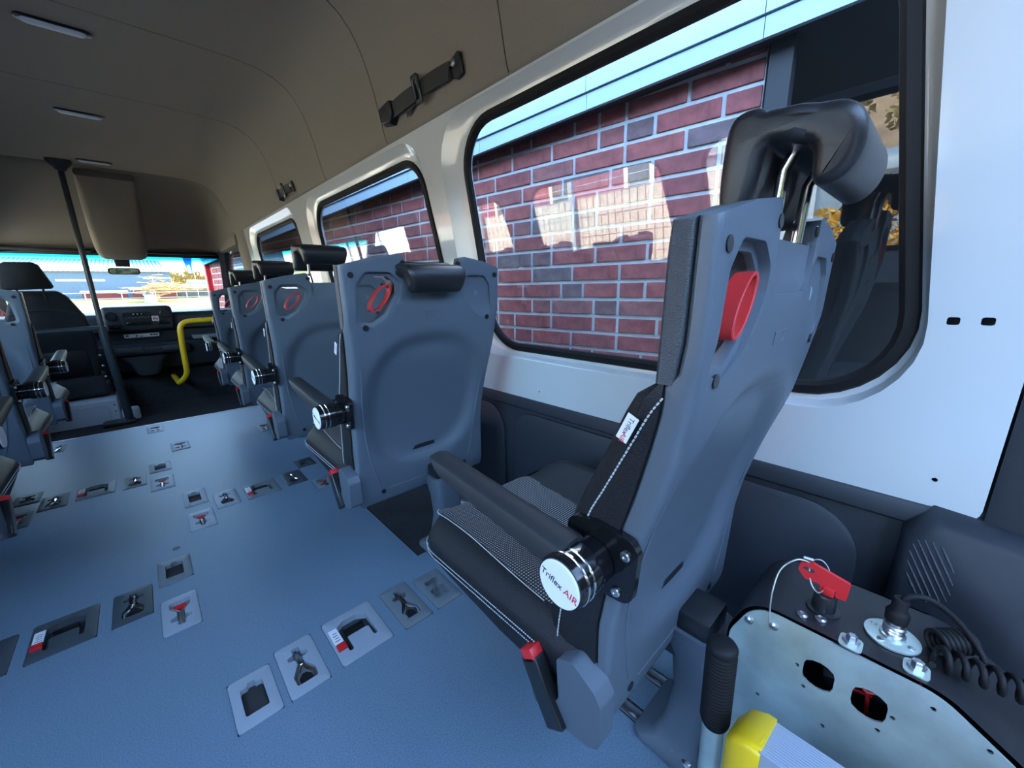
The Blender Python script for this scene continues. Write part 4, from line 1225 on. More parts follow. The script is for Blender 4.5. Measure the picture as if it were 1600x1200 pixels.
# ------------------------------------------------------------------ spare shoulder belts parked on the headliner
def belt(y0, y1, zc, label):
    t = thing('shoulder_belt', label, 'seat belt', (0.83, (y0 + y1) / 2, zc), 'parked belts on the headliner')
    n = 12
    L = y1 - y0
    # 1 = front end (stow box), 0 = anchor at the rear
    def X(z): return interp([(b, a) for a, b in PROF], z) - 0.003
    def P(s, dz, off): 
        z = zc + dz
        return (X(z) - off, y0 + L * s, z)
    MB().loft([[P(0.0, 0.030, o_), P(0.02, 0.034, o_), P(0.10, 0.024, o_), P(0.12, -0.012, o_), P(0.06, -0.028, o_), P(0.0, -0.022, o_)] for o_ in (0.0, 0.010)]).obj('anchor_cover', M['black'], t, bevel=0.003)
    MB().lathe([(0.010, 0), (0.010, 0.006), (0.006, 0.010), (0.003, 0.010)], P(0.06, 0.010, 0.010), (-1, 0, 0.1), 14).obj('bolt', M['steel'], t, smooth=40)
    MB().tube([P(0.05, 0.010, 0.013), P(0.10, 0.006, 0.016), P(0.13, -0.020, 0.014)], 0.004, 6).obj('hook', M['black'], t)
    def strip(s0, s1, o0, o1, h, d=0.0, nm='webbing'):
        rows = []
        for k in range(7):
            s = s0 + (s1 - s0) * k / 6
            o_ = o0 + (o1 - o0) * k / 6 + 0.004 * math.sin(PI * k / 6)
            rows.append([P(s, h + d * k / 6, o_), P(s, -h + d * k / 6, o_), P(s, -h + d * k / 6, o_ + 0.0022), P(s, h + d * k / 6, o_ + 0.0022)])
        MB().loft(rows).obj(nm, M['webbing'], t, smooth=40)
    strip(0.10, 0.42, 0.012, 0.020, 0.022, 0.0)
    strip(0.46, 0.84, 0.018, 0.014, 0.023, -0.002)
    strip(0.52, 0.66, 0.006, 0.010, 0.020, -0.022)
    fr_o = rrect(0.395, 0.475, -0.040, 0.040, 0.010, 3)
    fr_i = rrect(0.413, 0.457, -0.027, 0.027, 0.004, 3)
    sc2 = 0.5 / max(L, 0.3) 
    mp_ = lambda s, h, w: P(0.435 + (s - 0.435) * min(sc2, 1.3), h, 0.022 + w)
    MB().sheet(fr_o, [fr_i], 0.010, mp_).obj('buckle_frame', M['gunmetal'], t, smooth=30, bevel=0.002)
    MB().sheet(rrect(0.419, 0.431, -0.027, 0.027, 0.002, 2), [], 0.004, lambda s, h, w: P(0.435 + (s - 0.435) * min(sc2, 1.3), h, 0.024 + w)).obj('buckle_bar', M['chrome'], t)
    MB().loft([[P(0.80, 0.030, 0.0), P(1.0, 0.026, 0.0), P(1.0, -0.030, 0.0), P(0.86, -0.042, 0.0), P(0.80, -0.020, 0.0)], [P(0.80, 0.026, 0.030), P(0.985, 0.022, 0.026), P(0.985, -0.026, 0.026), P(0.86, -0.038, 0.030), P(0.80, -0.016, 0.030)]]).obj('stow_box', M['black'], t, bevel=0.005)
belt(1.085, 1.600, 1.490, 'large black shoulder belt parked above the gap between the two nearest right windows')
belt(2.84, 3.17, 1.468, 'small far black shoulder belt parked above the middle of the right windows')

# ------------------------------------------------------------------ lift drive box in the rear corner
bx = thing('lift_drive_box', 'galvanised metal drive box with black cover standing beside the near seat', 'machine', (0.68, 0, 0))
PO = [(0.150, 0.0), (0.148, 0.315), (0.120, 0.381), (-0.072, 0.381), (-0.150, 0.330), (-0.215, 0.20), (-0.23, 0.0)]
po_ = roundpoly(PO, [0.002, 0.045, 0.045, 0.06, 0.08, 0.08, 0.002], 6)
def barrel(y, z, r):
    out = []
    for k in range(16):
        a = 2 * PI * k / 16
        out.append((y + r * max(-0.8, min(0.8, math.cos(a))), z + r * math.sin(a)))
    return out
def circ(y, z, r, n=8):
    return [(y + r * math.cos(2 * PI * k / n), z + r * math.sin(2 * PI * k / n)) for k in range(n)]
holes = [barrel(0.035, 0.320, 0.0215), barrel(-0.018, 0.319, 0.0215)] + [circ(y, z, 0.0028) for y, z in ((0.059, 0.319), (0.048, 0.290), (-0.0405, 0.319), (-0.031, 0.289), (-0.069, 0.361), (-0.115, 0.345), (0.139, 0.286), (0.099, 0.229), (0.020, 0.245))]
MB().sheet(po_, holes, 0.003, lambda y, z, w: (0.600 + w, y, z)).obj('front_plate', M['galv'], bx, smooth=30)
po2 = roundpoly([(y * 1.0 + (0.004 if y > 0 else -0.004), z + (0.004 if z > 0.01 else 0)) for y, z in PO], [0.002, 0.05, 0.05, 0.06, 0.08, 0.08, 0.002], 6)
MB().loft([[(x, p[0], p[1]) for p in po2[4:-4]] for x in (0.604, 0.606, 0.745, 0.752)], False, False, closed=False).obj('cover', M['softblack'], bx, smooth=40)
MB().sheet(po2, [], 0.003, lambda y, z, w: (0.752 - w, y, z)).obj('rear_plate', M['trim'], bx, smooth=30)
for pts in ([(0.64, 0.07, 0.30), (0.63, 0.03, 0.322), (0.635, 0.012, 0.300), (0.65, -0.02, 0.29)], [(0.64, 0.0, 0.335), (0.63, -0.012, 0.312), (0.635, -0.030, 0.320), (0.66, -0.06, 0.34)], [(0.65, -0.001, 0.33), (0.64, -0.015, 0.305), (0.65, -0.02, 0.24)]):
    MB().tube(smooth_pts(pts, 5), 0.0026, 6).obj('red_wire', M['red'], bx)
MB().tube([(0.67, 0.03, 0.27), (0.67, -0.05, 0.30)], 0.016, 10).obj('motor', M['black'], bx)
for y, z in ((0.093, 0.362), (0.124, 0.351)):
    MB().lathe([(0.006, 0), (0.006, 0.003), (0.003, 0.005)], (0.600, y, z), (-1, 0, 0), 10).obj('screw', M['steel'], bx)
for x, y in ((0.621, 0.066), (0.630, 0.046)):
    MB().lathe([(0.007, 0), (0.0068, 0.002), (0.004, 0.0035), (0.002, 0.0025)], (x, y, 0.3855), (0, 0, 1), 12).obj('screw', M['steel'], bx, smooth=40)
for x, y in ((0.612, 0.011), (0.622, -0.050)):
    MB().sheet(rrect(x - 0.014, x + 0.012, y - 0.012, y + 0.012, 0.006, 3), [], 0.002, lambda a, b, w: (a, b, 0.3855 + w)).obj('lug', M['galv'], bx)
    MB().lathe([(0.0095, 0.002), (0.0095, 0.006), (0.006, 0.0062), (0.006, 0.012), (0.004, 0.013)], (x, y, 0.3855), (0, 0, 1), 6).obj('nut', M['steel'], bx, smooth=20)
MB().lathe([(0.020, 0.0), (0.020, 0.003), (0.0145, 0.004), (0.0135, 0.026), (0.0125, 0.028)], (0.655, 0.048, 0.385), (0, 0, 1), 24).obj('key_switch', M['black'], bx, smooth=40)
kx, ky, kz = 0.655, 0.048, 0.413
key = thing('red_key', 'red plastic master key standing in the black switch on the drive box', 'key', (kx, ky, kz))
kd = Vector((0.10, -1, 0)).normalized()
KO = roundpoly([(-0.008, -0.006), (0.003, -0.006), (0.003, 0.010), (0.010, 0.010), (0.010, 0.0), (0.022, 0.0), (0.024, 0.028), (-0.020, 0.041), (-0.034, 0.036), (-0.036, 0.024), (-0.026, 0.012), (-0.008, 0.012)], 0.002, 2)
KH = [(-0.024 + 0.006 * math.cos(a * PI / 5) * 1.3, 0.028 + 0.0045 * math.sin(a * PI / 5)) for a in range(10)]
nk = Vector((kd.y, -kd.x, 0))
MB().sheet(KO, [KH], 0.005, lambda u, v, w: Vector((kx, ky, kz)) + kd * u + Vector((0, 0, 1)) * v + nk * (w - 0.0025)).obj('key_grip', M['red'], key, smooth=20, bevel=0.0008)
MB().box(kx - 0.005, kx + 0.005, ky - 0.009, ky + 0.004, kz - 0.004, kz + 0.012, 0.001).obj('key_stem', M['red'], key)
ca = thing('wire_tether', 'thin steel wire loop tethering the red key to the box', 'wire', (0.61, 0.1, 0.37))
MB().tube(smooth_pts([(0.597, 0.096, 0.362), (0.600, 0.100, 0.375), (0.610, 0.103, 0.41), (0.625, 0.100, 0.44), (0.640, 0.086, 0.456), (0.652, 0.072, 0.452), (0.657, 0.070, 0.441)], 8), 0.0012, 6).obj('wire', M['wire'], ca, smooth=60)
MB().tube(smooth_pts([(0.660, 0.072, 0.441), (0.648, 0.066, 0.424), (0.645, 0.056, 0.415), (0.655, 0.050, 0.422), (0.668, 0.050, 0.440), (0.670, 0.060, 0.452), (0.665, 0.070, 0.450)], 6, closed=True), 0.0011, 6, closed=True).obj('ring', M['wire'], ca, smooth=60)
MB().tube([(0.652, 0.080, 0.457), (0.656, 0.069, 0.456)], 0.0022, 8).obj('crimp', M['wire'], ca)
cn = thing('cable_plug', 'round metal socket plate with screwed plug and black coiled cable', 'plug', (0.655, -0.027, 0.385))
cx_, cy_ = 0.662, -0.025
MB().lathe([(0.0285, 0.0), (0.0285, 0.0025), (0.027, 0.003)], (cx_, cy_, 0.386), (0, 0, 1), 32).obj('socket_plate', M['galv'], cn, smooth=30)
for k in range(4):
    a = PI / 4 + k * PI / 2 + 0.3
    MB().lathe([(0.0038, 0), (0.0036, 0.0015), (0.0015, 0.001)], (cx_ + 0.0215 * math.cos(a), cy_ + 0.0215 * math.sin(a), 0.389), (0, 0, 1), 10).obj('screw', M['steel'], cn)
MB().lathe([(0.0135, 0.0), (0.0135, 0.004), (0.0105, 0.005), (0.0115, 0.008), (0.0105, 0.010), (0.0115, 0.012), (0.0105, 0.014), (0.0115, 0.016), (0.010, 0.018), (0.0095, 0.024), (0.0105, 0.026), (0.0095, 0.028)], (cx_, cy_, 0.389), (0, 0, 1), 20).obj('threaded_nut', M['steel'], cn, smooth=30)
MB().lathe([(0.0118, 0.0), (0.0125, 0.012), (0.0105, 0.016), (0.0085, 0.019), (0.0085, 0.030), (0.007, 0.034)], (cx_, cy_, 0.413), (0, 0, 1), 20).obj('plug_boot', M['rubber'], cn, smooth=40)
path = smooth_pts([(cx_, cy_, 0.440), (cx_ + 0.002, cy_ - 0.006, 0.452), (cx_ + 0.010, cy_ - 0.024, 0.455), (cx_ + 0.022, cy_ - 0.050, 0.435), (cx_ + 0.022, cy_ - 0.072, 0.410), (cx_ + 0.012, cy_ - 0.080, 0.398)], 8)
MB().tube(path, 0.0036, 8).obj('cable', M['rubber'], cn, smooth=60)
def coil(A, B, turns, r, rr, n=14):
    A, B = Vector(A), Vector(B)
    d = (B - A)
    t = d.normalized(); a = t.orthogonal().normalized(); b = t.cross(a)
    return [A + d * (k / (turns * n)) + (a * math.cos(2 * PI * k / n) + b * math.sin(2 * PI * k / n)) * r for k in range(turns * n + 1)]
MB().tube(coil((0.672, -0.062, 0.400), (0.700, -0.092, 0.402), 7, 0.0125, 0), 0.0032, 7).obj('coiled_cable', M['rubber'], cn, smooth=60)
MB().tube(coil((0.650, -0.062, 0.396), (0.690, -0.300, 0.385), 17, 0.0120, 0), 0.0036, 7).obj('coiled_cable', M['rubber'], cn, smooth=60)
lv = thing('pump_lever', 'black ribbed rubber grip on a steel lever standing in front of the metal box', 'lever', (0.50, 0.128, 0))
MB().tube([(0.500, 0.1235, 0.0), (0.500, 0.1275, 0.262)], 0.0145, 16).obj('tube', M['galv'], lv, smooth=60)
gp_ = [(0.016, 0.0), (0.0185, 0.006)]
for k in range(21):
    gp_ += [(0.0182, 0.010 + k * 0.0054), (0.0196, 0.0115 + k * 0.0054), (0.0196, 0.0135 + k * 0.0054), (0.0182, 0.015 + k * 0.0054)]
gp_ += [(0.0185, 0.126), (0.0195, 0.128), (0.0195, 0.133), (0.017, 0.137), (0.009, 0.1395)]
MB().lathe(gp_, (0.500, 0.1265, 0.240), (0.0, 0.02, 1), 24).obj('grip', M['rubber'], lv, smooth=50)
yp = thing('ramp_profile', 'grey ribbed profile with a yellow end cap lying in front of the metal box', 'profile', (0.47, 0, 0.2))
XA, XB, ZT, ZB = 0.440, 0.520, 0.318, 0.225
prf = [(XA, ZB), (XB, ZB), (XB, ZT - 0.030)]
n = 30
for k in range(n + 1):
    x = XB - (XB - XA) * k / n
    z = ZT - 0.030 * ((x - XA) / (XB - XA)) + (0.0012 if k % 2 else 0.0)
    prf.append((x, z))
MB().loft([[(x, y, z) for x, z in prf] for y in (0.062, -0.36)]).obj('ribbed_profile', M['greyprofile'], yp, smooth=20)
cpo = roundpoly([(XA - 0.003, ZB - 0.003), (XB + 0.003, ZB - 0.003), (XB + 0.003, ZT - 0.026), (XA - 0.003, ZT + 0.004)], 0.008, 3)
cc = (0.48, 0.272)
MB().loft([[(x, 0.060, z) for x, z in cpo], [(x, 0.070, z) for x, z in cpo], [(cc[0] + (x - cc[0]) * 0.92, 0.088, cc[1] + (z - cc[1]) * 0.9 - 0.004) for x, z in cpo], [(cc[0] + (x - cc[0]) * 0.6, 0.100, cc[1] + (z - cc[1]) * 0.55 - 0.012) for x, z in cpo]]).obj('end_cap', M['yellowcap'], yp, smooth=50)
for k in range(7):
    y = 0.064 + k * 0.0042
    MB().tube([(XA + 0.012, y, ZT - 0.001 - 0.0006 * k * k), (XB - 0.012, y, ZT - 0.024 - 0.0006 * k * k)], 0.0010, 5).obj('cap_rib', M['yellowcap'], yp)
for k in range(1):
    MB().box(XA + 0.01, XB - 0.01, -0.34, 0.04, 0.0, ZB, 0.004).obj('support', M['greyprofile'], yp)
# ------------------------------------------------------------------ outside right: brick wall with eaves
BA = math.radians(-6.34)
BU = Vector((math.sin(BA), math.cos(BA), 0))
BN = Vector((math.cos(BA), -math.sin(BA), 0))
BC = 1.694
def BP(al, off, z):
    p = BN * (BC + off) + BU * al
    return Vector((p.x, p.y, z))
def brick_mat():
    m = bpy.data.materials.new('brick')
    m.use_nodes = True
    nt = m.node_tree
    b = nt.nodes['Principled BSDF']
    b.inputs['Roughness'].default_value = 0.8
    oi = nt.nodes.new('ShaderNodeObjectInfo')
    cr = nt.nodes.new('ShaderNodeValToRGB')
    cr.color_ramp.interpolation = 'LINEAR'
    e = cr.color_ramp.elements
    e[0].position = 0.0; e[0].color = (0.36, 0.105, 0.098, 1)
    e[1].position = 1.0; e[1].color = (0.20, 0.15, 0.155, 1)
    for p_, c_ in ((0.25, (0.42, 0.12, 0.105, 1)), (0.55, (0.33, 0.092, 0.090, 1)), (0.78, (0.36, 0.14, 0.125, 1)), (0.86, (0.22, 0.125, 0.125, 1))):
        x = e.new(p_); x.color = c_
    tc = nt.nodes.new('ShaderNodeTexCoord')
    n1 = nt.nodes.new('ShaderNodeTexNoise'); n1.inputs['Scale'].default_value = 22; n1.inputs['Detail'].default_value = 6
    mx = nt.nodes.new('ShaderNodeMixRGB'); mx.blend_type = 'MULTIPLY'; mx.inputs[0].default_value = 0.75
    r2 = nt.nodes.new('ShaderNodeValToRGB')
    r2.color_ramp.elements[0].position = 0.30; r2.color_ramp.elements[0].color = (0.45, 0.45, 0.48, 1)
    r2.color_ramp.elements[1].position = 0.62; r2.color_ramp.elements[1].color = (1.15, 1.1, 1.1, 1)
    bp = nt.nodes.new('ShaderNodeBump'); bp.inputs['Strength'].default_value = 0.5; bp.inputs['Distance'].default_value = 0.003
    L = nt.links.new
    L(oi.outputs['Random'], cr.inputs[0]); L(cr.outputs[0], mx.inputs[1]); L(tc.outputs['Object'], n1.inputs['Vector']); L(n1.outputs[0], r2.inputs[0])
    L(r2.outputs[0], mx.inputs[2]); L(mx.outputs[0], b.inputs['Base Color']); L(n1.outputs[0], bp.inputs['Height']); L(bp.outputs[0], b.inputs['Normal'])
    return m
M['brick'] = brick_mat()
M['mortar'] = mat('mortar', (0.58, 0.60, 0.61), 0.9, bump=0.4, bscale=300, var=0.12, vscale=20)
M['fascia'] = mat('pale_blue_metal_board', (0.36, 0.48, 0.56), 0.35, var=0.04, vscale=4)
M['soffit'] = mat('dark_soffit', (0.045, 0.045, 0.05), 0.7)
M['rooftile'] = mat('roof_covering', (0.10, 0.06, 0.055), 0.8)
bw = thing('wall_building', 'red brick wall with pale joints of the building close beside the van windows', None, tuple(BP(2, 0, -0.85)), kind='structure')
RB = Matrix((BU, BN, Vector((0, 0, 1)))).transposed().to_4x4()
A0, A1 = 0.34, 7.25
E0 = -4.0
ZT0 = 1.66
MB().loft([[BP(a, 0.0035, -0.9), BP(a, 0.0035, 1.625 - 0.052 * a), BP(a, 0.30, 1.625 - 0.052 * a), BP(a, 0.30, -0.9)] for a in (A0, A1)]).obj('mortar_bed', M['mortar'], bw, smooth=0)
def brick_mesh(w, nm):
    b = MB().box(-w / 2, w / 2, -0.0025, 0.02, -0.0315, 0.0315, 0.0018, 1)
    me = bpy.data.meshes.new(nm)
    me.from_pydata(b.v, [], b.f)
    me.materials.append(M['brick'])
    return me
WID = {0.230: brick_mesh(0.230, 'brick_stretcher'), 0.108: brick_mesh(0.108, 'brick_header'), 0.168: brick_mesh(0.168, 'brick_three_quarter')}
CRS, JT = 0.0785, 0.0150
binv = Matrix.Translation(-BP(2, 0, -0.85))
near, far = [], []
k0 = int((-0.85 - 0.866) / CRS)
for k in range(k0, 13):
    z = 0.866 + (k + 0.5) * CRS
    a = A0 + 0.003
    first = k % 2
    lim = lambda al: z + 0.033 < ZT0 - 0.055 * al + 0.06
    while a < A1 - 0.12:
        w = 0.108 if first else 0.230 if random.random() < 0.72 else (0.108 if random.random() < 0.7 else 0.168)
        first = 0
        al = a + w / 2
        if lim(al):
            vis = 0.58 < z < 1.66 and -0.1 < al < 4.2
            (near if vis else far).append((al, z, w))
        a += w + JT
near.sort(key=lambda q: abs(q[0] - 1.0))
far += near[295:]
for al, z, w in near[:295]:
    o = bpy.data.objects.new('brick', WID[w])
    COL.objects.link(o)
    o.parent = bw
    o.matrix_local = binv @ Matrix.Translation(BP(al, random.uniform(-0.001, 0.0015), z)) @ RB
fb = MB()
for al, z, w in far:
    vs = [BP(al + sx * w / 2, oy, z + sz * 0.0315) for oy in (-0.0025, 0.015) for sx, sz in ((-1, -1), (1, -1), (1, 1), (-1, 1))]
    fb.add(vs, [(0, 1, 2, 3), (0, 4, 5, 1), (1, 5, 6, 2), (2, 6, 7, 3), (3, 7, 4, 0)])
tag(fb.obj('brick_rest', M['brick'], bw, smooth=0, recalc=False), kind='stuff')
MB().box(-0.05, 0.05, -0.06, 0.02, -0.9, 1.6, 0.02, mx=Matrix.Translation(BP(A1 + 0.06, 0, 0)) @ RB).obj('downpipe', M['red'], bw)
ev = thing('roof_eaves', 'pale blue metal fascia boards with dark soffit above the brick wall', 'eaves', tuple(BP(2, -0.2, 1.5)))
FZ = lambda al: 1.598 - 0.052 * al
def strip3(a0, a1, o0, o1, d0, d1, nm, m, bev=0.0):
    vs = []
    loops = []
    for al in (a0, a1):
        z = FZ(al)
        loops.append([BP(al, o0, z + d0), BP(al, o1, z + d0), BP(al, o1, z + d1), BP(al, o0, z + d1)])
    return MB().loft(loops).obj(nm, m, ev, smooth=0, bevel=bev)
a = E0
while a < A1:
    b_ = min(a + 0.62, A1)
    strip3(a + 0.0012, b_ - 0.0012, -0.090, -0.072, 0.0, 0.058, 'lower_board', M['fascia'])
    strip3(a + 0.0012, b_ - 0.0012, -0.100, -0.072, 0.062, 0.320, 'upper_board', M['fascia'])
    a = b_
strip3(E0, A1, -0.074, 0.02, 0.012, 0.03, 'soffit_board', M['soffit'])
strip3(E0, A1, -0.071, 2.6, 0.03, 0.31, 'backing', M['soffit'])
rl = []
for al in (E0, A1):
    z = FZ(al)
    rl.append([BP(al, -0.14, z + 0.32), BP(al, -0.14, z + 0.35), BP(al, 4.2, z + 4.1), BP(al, 8.4, z + 0.30), BP(al, 8.4, z + 0.26)])
tag(MB().loft(rl).obj('roof', M['rooftile'], smooth=0), 'pitched roof of the brick building beside the van', kind='structure')
tag(MB().loft([[BP(al, 0.28, -0.9), BP(al, 0.28, 1.7), BP(al, 8.2, 1.7), BP(al, 8.2, -0.9)] for al in (A0 + 0.02, A1 - 0.02)]).obj('wall_core', M['mortar'], smooth=0), 'inner block of the brick building', kind='structure')

tag(MB().loft([[BP(al, 2.6, -0.9), BP(al, 2.6, 1.85), BP(al, 2.8, 1.85), BP(al, 2.8, -0.9)] for al in (E0, A0 + 0.02)]).obj('wall_recess', M['soffit'], smooth=0), 'dark back wall of the covered recess beside the brick wall', kind='structure')
tag(MB().loft([[BP(al, -0.02, -0.9), BP(al, -0.02, 1.66), BP(al, 0.05, 1.66), BP(al, 0.05, -0.9)] for al in (A0 - 0.075, A0 - 0.01)]).obj('corner_post', M['soffit'], smooth=0), 'dark corner post at the end of the brick wall', 'post')

# ------------------------------------------------------------------ ground
M['tarmac'] = mat('tarmac', (0.23, 0.22, 0.21), 0.9, bump=0.5, bscale=60, var=0.15, vscale=3)
M['gravel'] = mat('pale_yard', (0.34, 0.31, 0.25), 0.9, var=0.15, vscale=0.4)
M['grass'] = mat('spring_grass', (0.18, 0.165, 0.022), 0.9, var=0.35, vscale=0.6)
M['soil'] = mat('hillside', (0.20, 0.13, 0.07), 0.95, var=0.35, vscale=0.15)
tag(MB().add([(-120, -120, -0.86), (120, -120, -0.86), (120, 26, -0.86), (-120, 26, -0.86)], [(0, 1, 2, 3)]).obj('ground', M['tarmac'], smooth=0), 'grey tarmac yard around the van', kind='structure')
tag(MB().add([(-160, 26, -0.86), (160, 26, -0.86), (160, 62, -0.42), (-160, 62, -0.42)], [(0, 1, 2, 3)]).obj('ground_yard', M['gravel'], smooth=0), 'pale sunlit yard ahead of the windscreen', kind='structure')
tag(MB().add([(-160, 62, -0.42), (160, 62, -0.42), (160, 84, 0.15), (-160, 84, 0.15), (160, 190, 0.6), (-160, 190, 0.6)], [(0, 1, 2, 3), (3, 2, 4, 5)]).obj('ground_grass', M['grass'], smooth=0), 'bright yellow-green grass verge ahead of the windscreen', kind='structure')

# ------------------------------------------------------------------ ahead of the windscreen
def F(x, z, K=3.4):
    return (x * K, 25 * K, CAM_H + (z - CAM_H) * K)
M['hall_wall'] = mat('blue_grey_cladding', (0.13, 0.18, 0.23), 0.5)
M['hall_roof'] = mat('pale_metal_roof', (0.42, 0.43, 0.45), 0.45)
M['barn_red'] = mat('dull_red_boards', (0.20, 0.032, 0.028), 0.8, var=0.15, vscale=2)
M['barn_grey'] = mat('weathered_boards', (0.13, 0.105, 0.09), 0.85, var=0.25, vscale=2)
M['twig'] = mat('sunlit_twigs', (0.50, 0.33, 0.15), 0.9)
M['wood_yellow'] = mat('spring_buds', (0.34, 0.22, 0.06), 0.95, var=0.3, vscale=1)
M['fence'] = mat('galvanised_rail', (0.40, 0.40, 0.39), 0.5)
M['bluecloth'] = mat('blue_flag_cloth', (0.03, 0.20, 0.55), 0.7)
hall = thing('industrial_hall', 'long pale-roofed hall with blue-grey ribbed wall behind the bare tree', 'building', (-3, 86, 0))
K = 3.4
x0, x1 = -6.0 * K, 1.40 * K
zt, zb = F(0, 1.79)[2], -0.3
MB().box(x0, x1, 25 * K, 25 * K + 30, zb, zt).obj('wall', M['hall_wall'], hall, smooth=0)
ro = MB().loft([[(x0 - 0.3, 25 * K - 0.5, zt - 0.05), (x0 - 0.3, 25 * K + 15, zt + 1.62 + 0.9), (x0 - 0.3, 25 * K + 30, zt), (x0 - 0.3, 25 * K + 30, zt - 0.2)], [(x1 + 0.3, 25 * K - 0.5, zt - 0.05), (x1 - 0.6, 25 * K + 15, zt + 1.62 + 0.9), (x1 + 0.3, 25 * K + 30, zt), (x1 + 0.3, 25 * K + 30, zt - 0.2)]]).obj('roof', M['hall_roof'], hall, smooth=0)
sm = MB()
for k in range(52):
    x = x0 + (x1 - x0) * k / 51
    sm.loft([[(x - 0.04, 25 * K - 0.5, zt - 0.04), (x, 25 * K - 0.5, zt + 0.05), (x + 0.04, 25 * K - 0.5, zt - 0.04)], [(x - 0.04, 25 * K + 15, zt + 2.53), (x, 25 * K + 15, zt + 2.62), (x + 0.04, 25 * K + 15, zt + 2.53)]])
tag(sm.obj('roof_seam', M['barn_grey'], hall, smooth=0), kind='stuff')
sm = MB()
for k in range(120):
    x = x0 + (x1 - x0) * k / 119
    sm.box(x - 0.03, x + 0.03, 25 * K - 0.06, 25 * K, zb, zt)
tag(sm.obj('wall_rib', M['hall_wall'], hall, smooth=0), kind='stuff')
MB().box(F(-2.25, 0)[0], F(-0.80, 0)[0], 25 * K - 0.12, 25 * K - 0.05, F(0, 1.36)[2], F(0, 1.46)[2]).obj('white_band', M['hall_roof'], hall, smooth=0)
MB().box(F(-4.4, 0)[0], F(-2.7, 0)[0], 25 * K - 0.12, 25 * K - 0.05, F(0, 1.30)[2], F(0, 1.40)[2]).obj('white_band', M['hall_roof'], hall, smooth=0)
def shed(name, lab, xa, xb, ztop, K, m, rm, boards, pitch=0.25):
    t = thing(name, lab, 'shed', ((xa + xb) / 2 * K, 25 * K, 0))
    a, b = xa * K, xb * K
    zt = CAM_H + (ztop - CAM_H) * K
    MB().box(a, b, 25 * K, 25 * K + 2.4, -0.4, zt).obj('wall', m, t, smooth=0)
    MB().loft([[(a - 0.15, 25 * K - 0.3, zt - 0.03), (a - 0.15, 25 * K + 1.2, zt + pitch * K), (a - 0.15, 25 * K + 2.6, zt)], [(b + 0.15, 25 * K - 0.3, zt - 0.03), (b + 0.15, 25 * K + 1.2, zt + pitch * K), (b + 0.15, 25 * K + 2.6, zt)]]).obj('roof', rm, t, smooth=0)
    n = boards
    bb = MB()
    for k in range(n):
        x = a + (b - a) * (k + 0.5) / n
        bb.box(x - (b - a) / n * 0.42, x + (b - a) / n * 0.42, 25 * K - 0.05, 25 * K, -0.4, zt - 0.02)
    tag(bb.obj('wall_board', m, t, smooth=0), kind='stuff')
    return t
s1 = shed('red_shed', 'low dull red shed left of the tree trunk with a pale window', -0.05, 0.75, 0.98, 3.2, M['barn_red'], M['barn_grey'], 16, 0.08)
MB().box(0.30 * 3.2, 0.62 * 3.2, 25 * 3.2 - 0.10, 25 * 3.2 - 0.04, CAM_H + (0.72 - CAM_H) * 3.2, CAM_H + (0.86 - CAM_H) * 3.2, 0.01).obj('window', M['hall_roof'], s1)
shed('red_shed', 'low dull red shed right of the tree trunk', 0.86, 1.50, 1.10, 3.1, M['barn_red'], M['barn_grey'], 14, 0.10)
shed('grey_shed', 'weathered grey board shed at the right of the red sheds', 1.56, 2.72, 1.06, 3.2, M['barn_grey'], M['hall_wall'], 22, 0.10)
shed('slate_roof_house', 'low house with a slate grey roof behind the sheds', 2.05, 3.2, 1.30, 3.5, M['hall_roof'], M['hall_wall'], 4, 0.14)
shed('red_shed', 'long dull red shed behind the driver seat back', -1.60, -0.20, 0.92, 3.22, M['barn_red'], M['hall_roof'], 20, 0.06)

def bare_tree(name, lab, base, h, spread, seed, m, twig_r=0.03, trunk_r=0.22, group=None, levels=5, flat=1.0, reach=1.0):
    rnd = random.Random(seed)
    t = thing(name, lab, 'tree', base, group)
    trunk = MB()
    tw = MB()
    def grow(p, d, L, r, lv):
        q = p + d * L
        mid = p + d * L * 0.5 + Vector((rnd.uniform(-1, 1), rnd.uniform(-1, 1), rnd.uniform(-.3, .6))) * L * 0.08
        (trunk if lv < 2 else tw).tube([p, mid, q], [r, r * 0.8, r * 0.62], 5 if lv < 2 else 3, cap=False)
        if lv >= levels: return
        for _ in range(3 if lv < levels - 1 else 4):
            dd = (d * (0.6 if lv else 0.35) + Vector((rnd.uniform(-1, 1) * spread, rnd.uniform(-1, 1) * spread, rnd.uniform(-0.25, 0.7) * flat))).normalized()
            s = rnd.uniform(0.45, 1)
            grow(p.lerp(q, s), dd, L * rnd.uniform(0.55, 0.78) * (reach if lv < 3 else 1), max(r * 0.5, twig_r), lv + 1)
    grow(Vector(base), Vector((0.05, 0, 1)), h * 0.30, trunk_r, 0)
    trunk.obj('trunk', m, t, smooth=60, recalc=False)
    tag(tw.obj('twigs', m, t, smooth=0, recalc=False), kind='stuff')
    return t
bare_tree('bare_tree', 'wide bare tree with sunlit tan twigs in the middle of the windscreen', (0.80 * 2.78, 69.5, -0.2), 4.7, 2.6, 5, M['twig'], 0.030, 0.24, levels=6, flat=0.32, reach=1.75)
for i, (x, h) in enumerate(((1.45, 2.3), (1.75, 2.6), (2.05, 2.5), (2.35, 2.7), (2.65, 2.5), (2.95, 2.6), (3.3, 2.5))):
    bare_tree('budding_tree', ('first', 'second', 'third', 'fourth', 'fifth', 'sixth', 'seventh')[i] + ' yellow budding tree from the left behind the sheds', (x * 5.0, 125 + (i * 3 % 7) * 9, 0.2), (h - 0.4) * 5.2, 1.1, 20 + i, M['wood_yellow'], 0.09, 0.25, group='budding trees behind the sheds', levels=6)
fe = thing('paddock_fence', 'pale rail fence with thin posts along the grass verge', 'fence', (0, 64, 0))
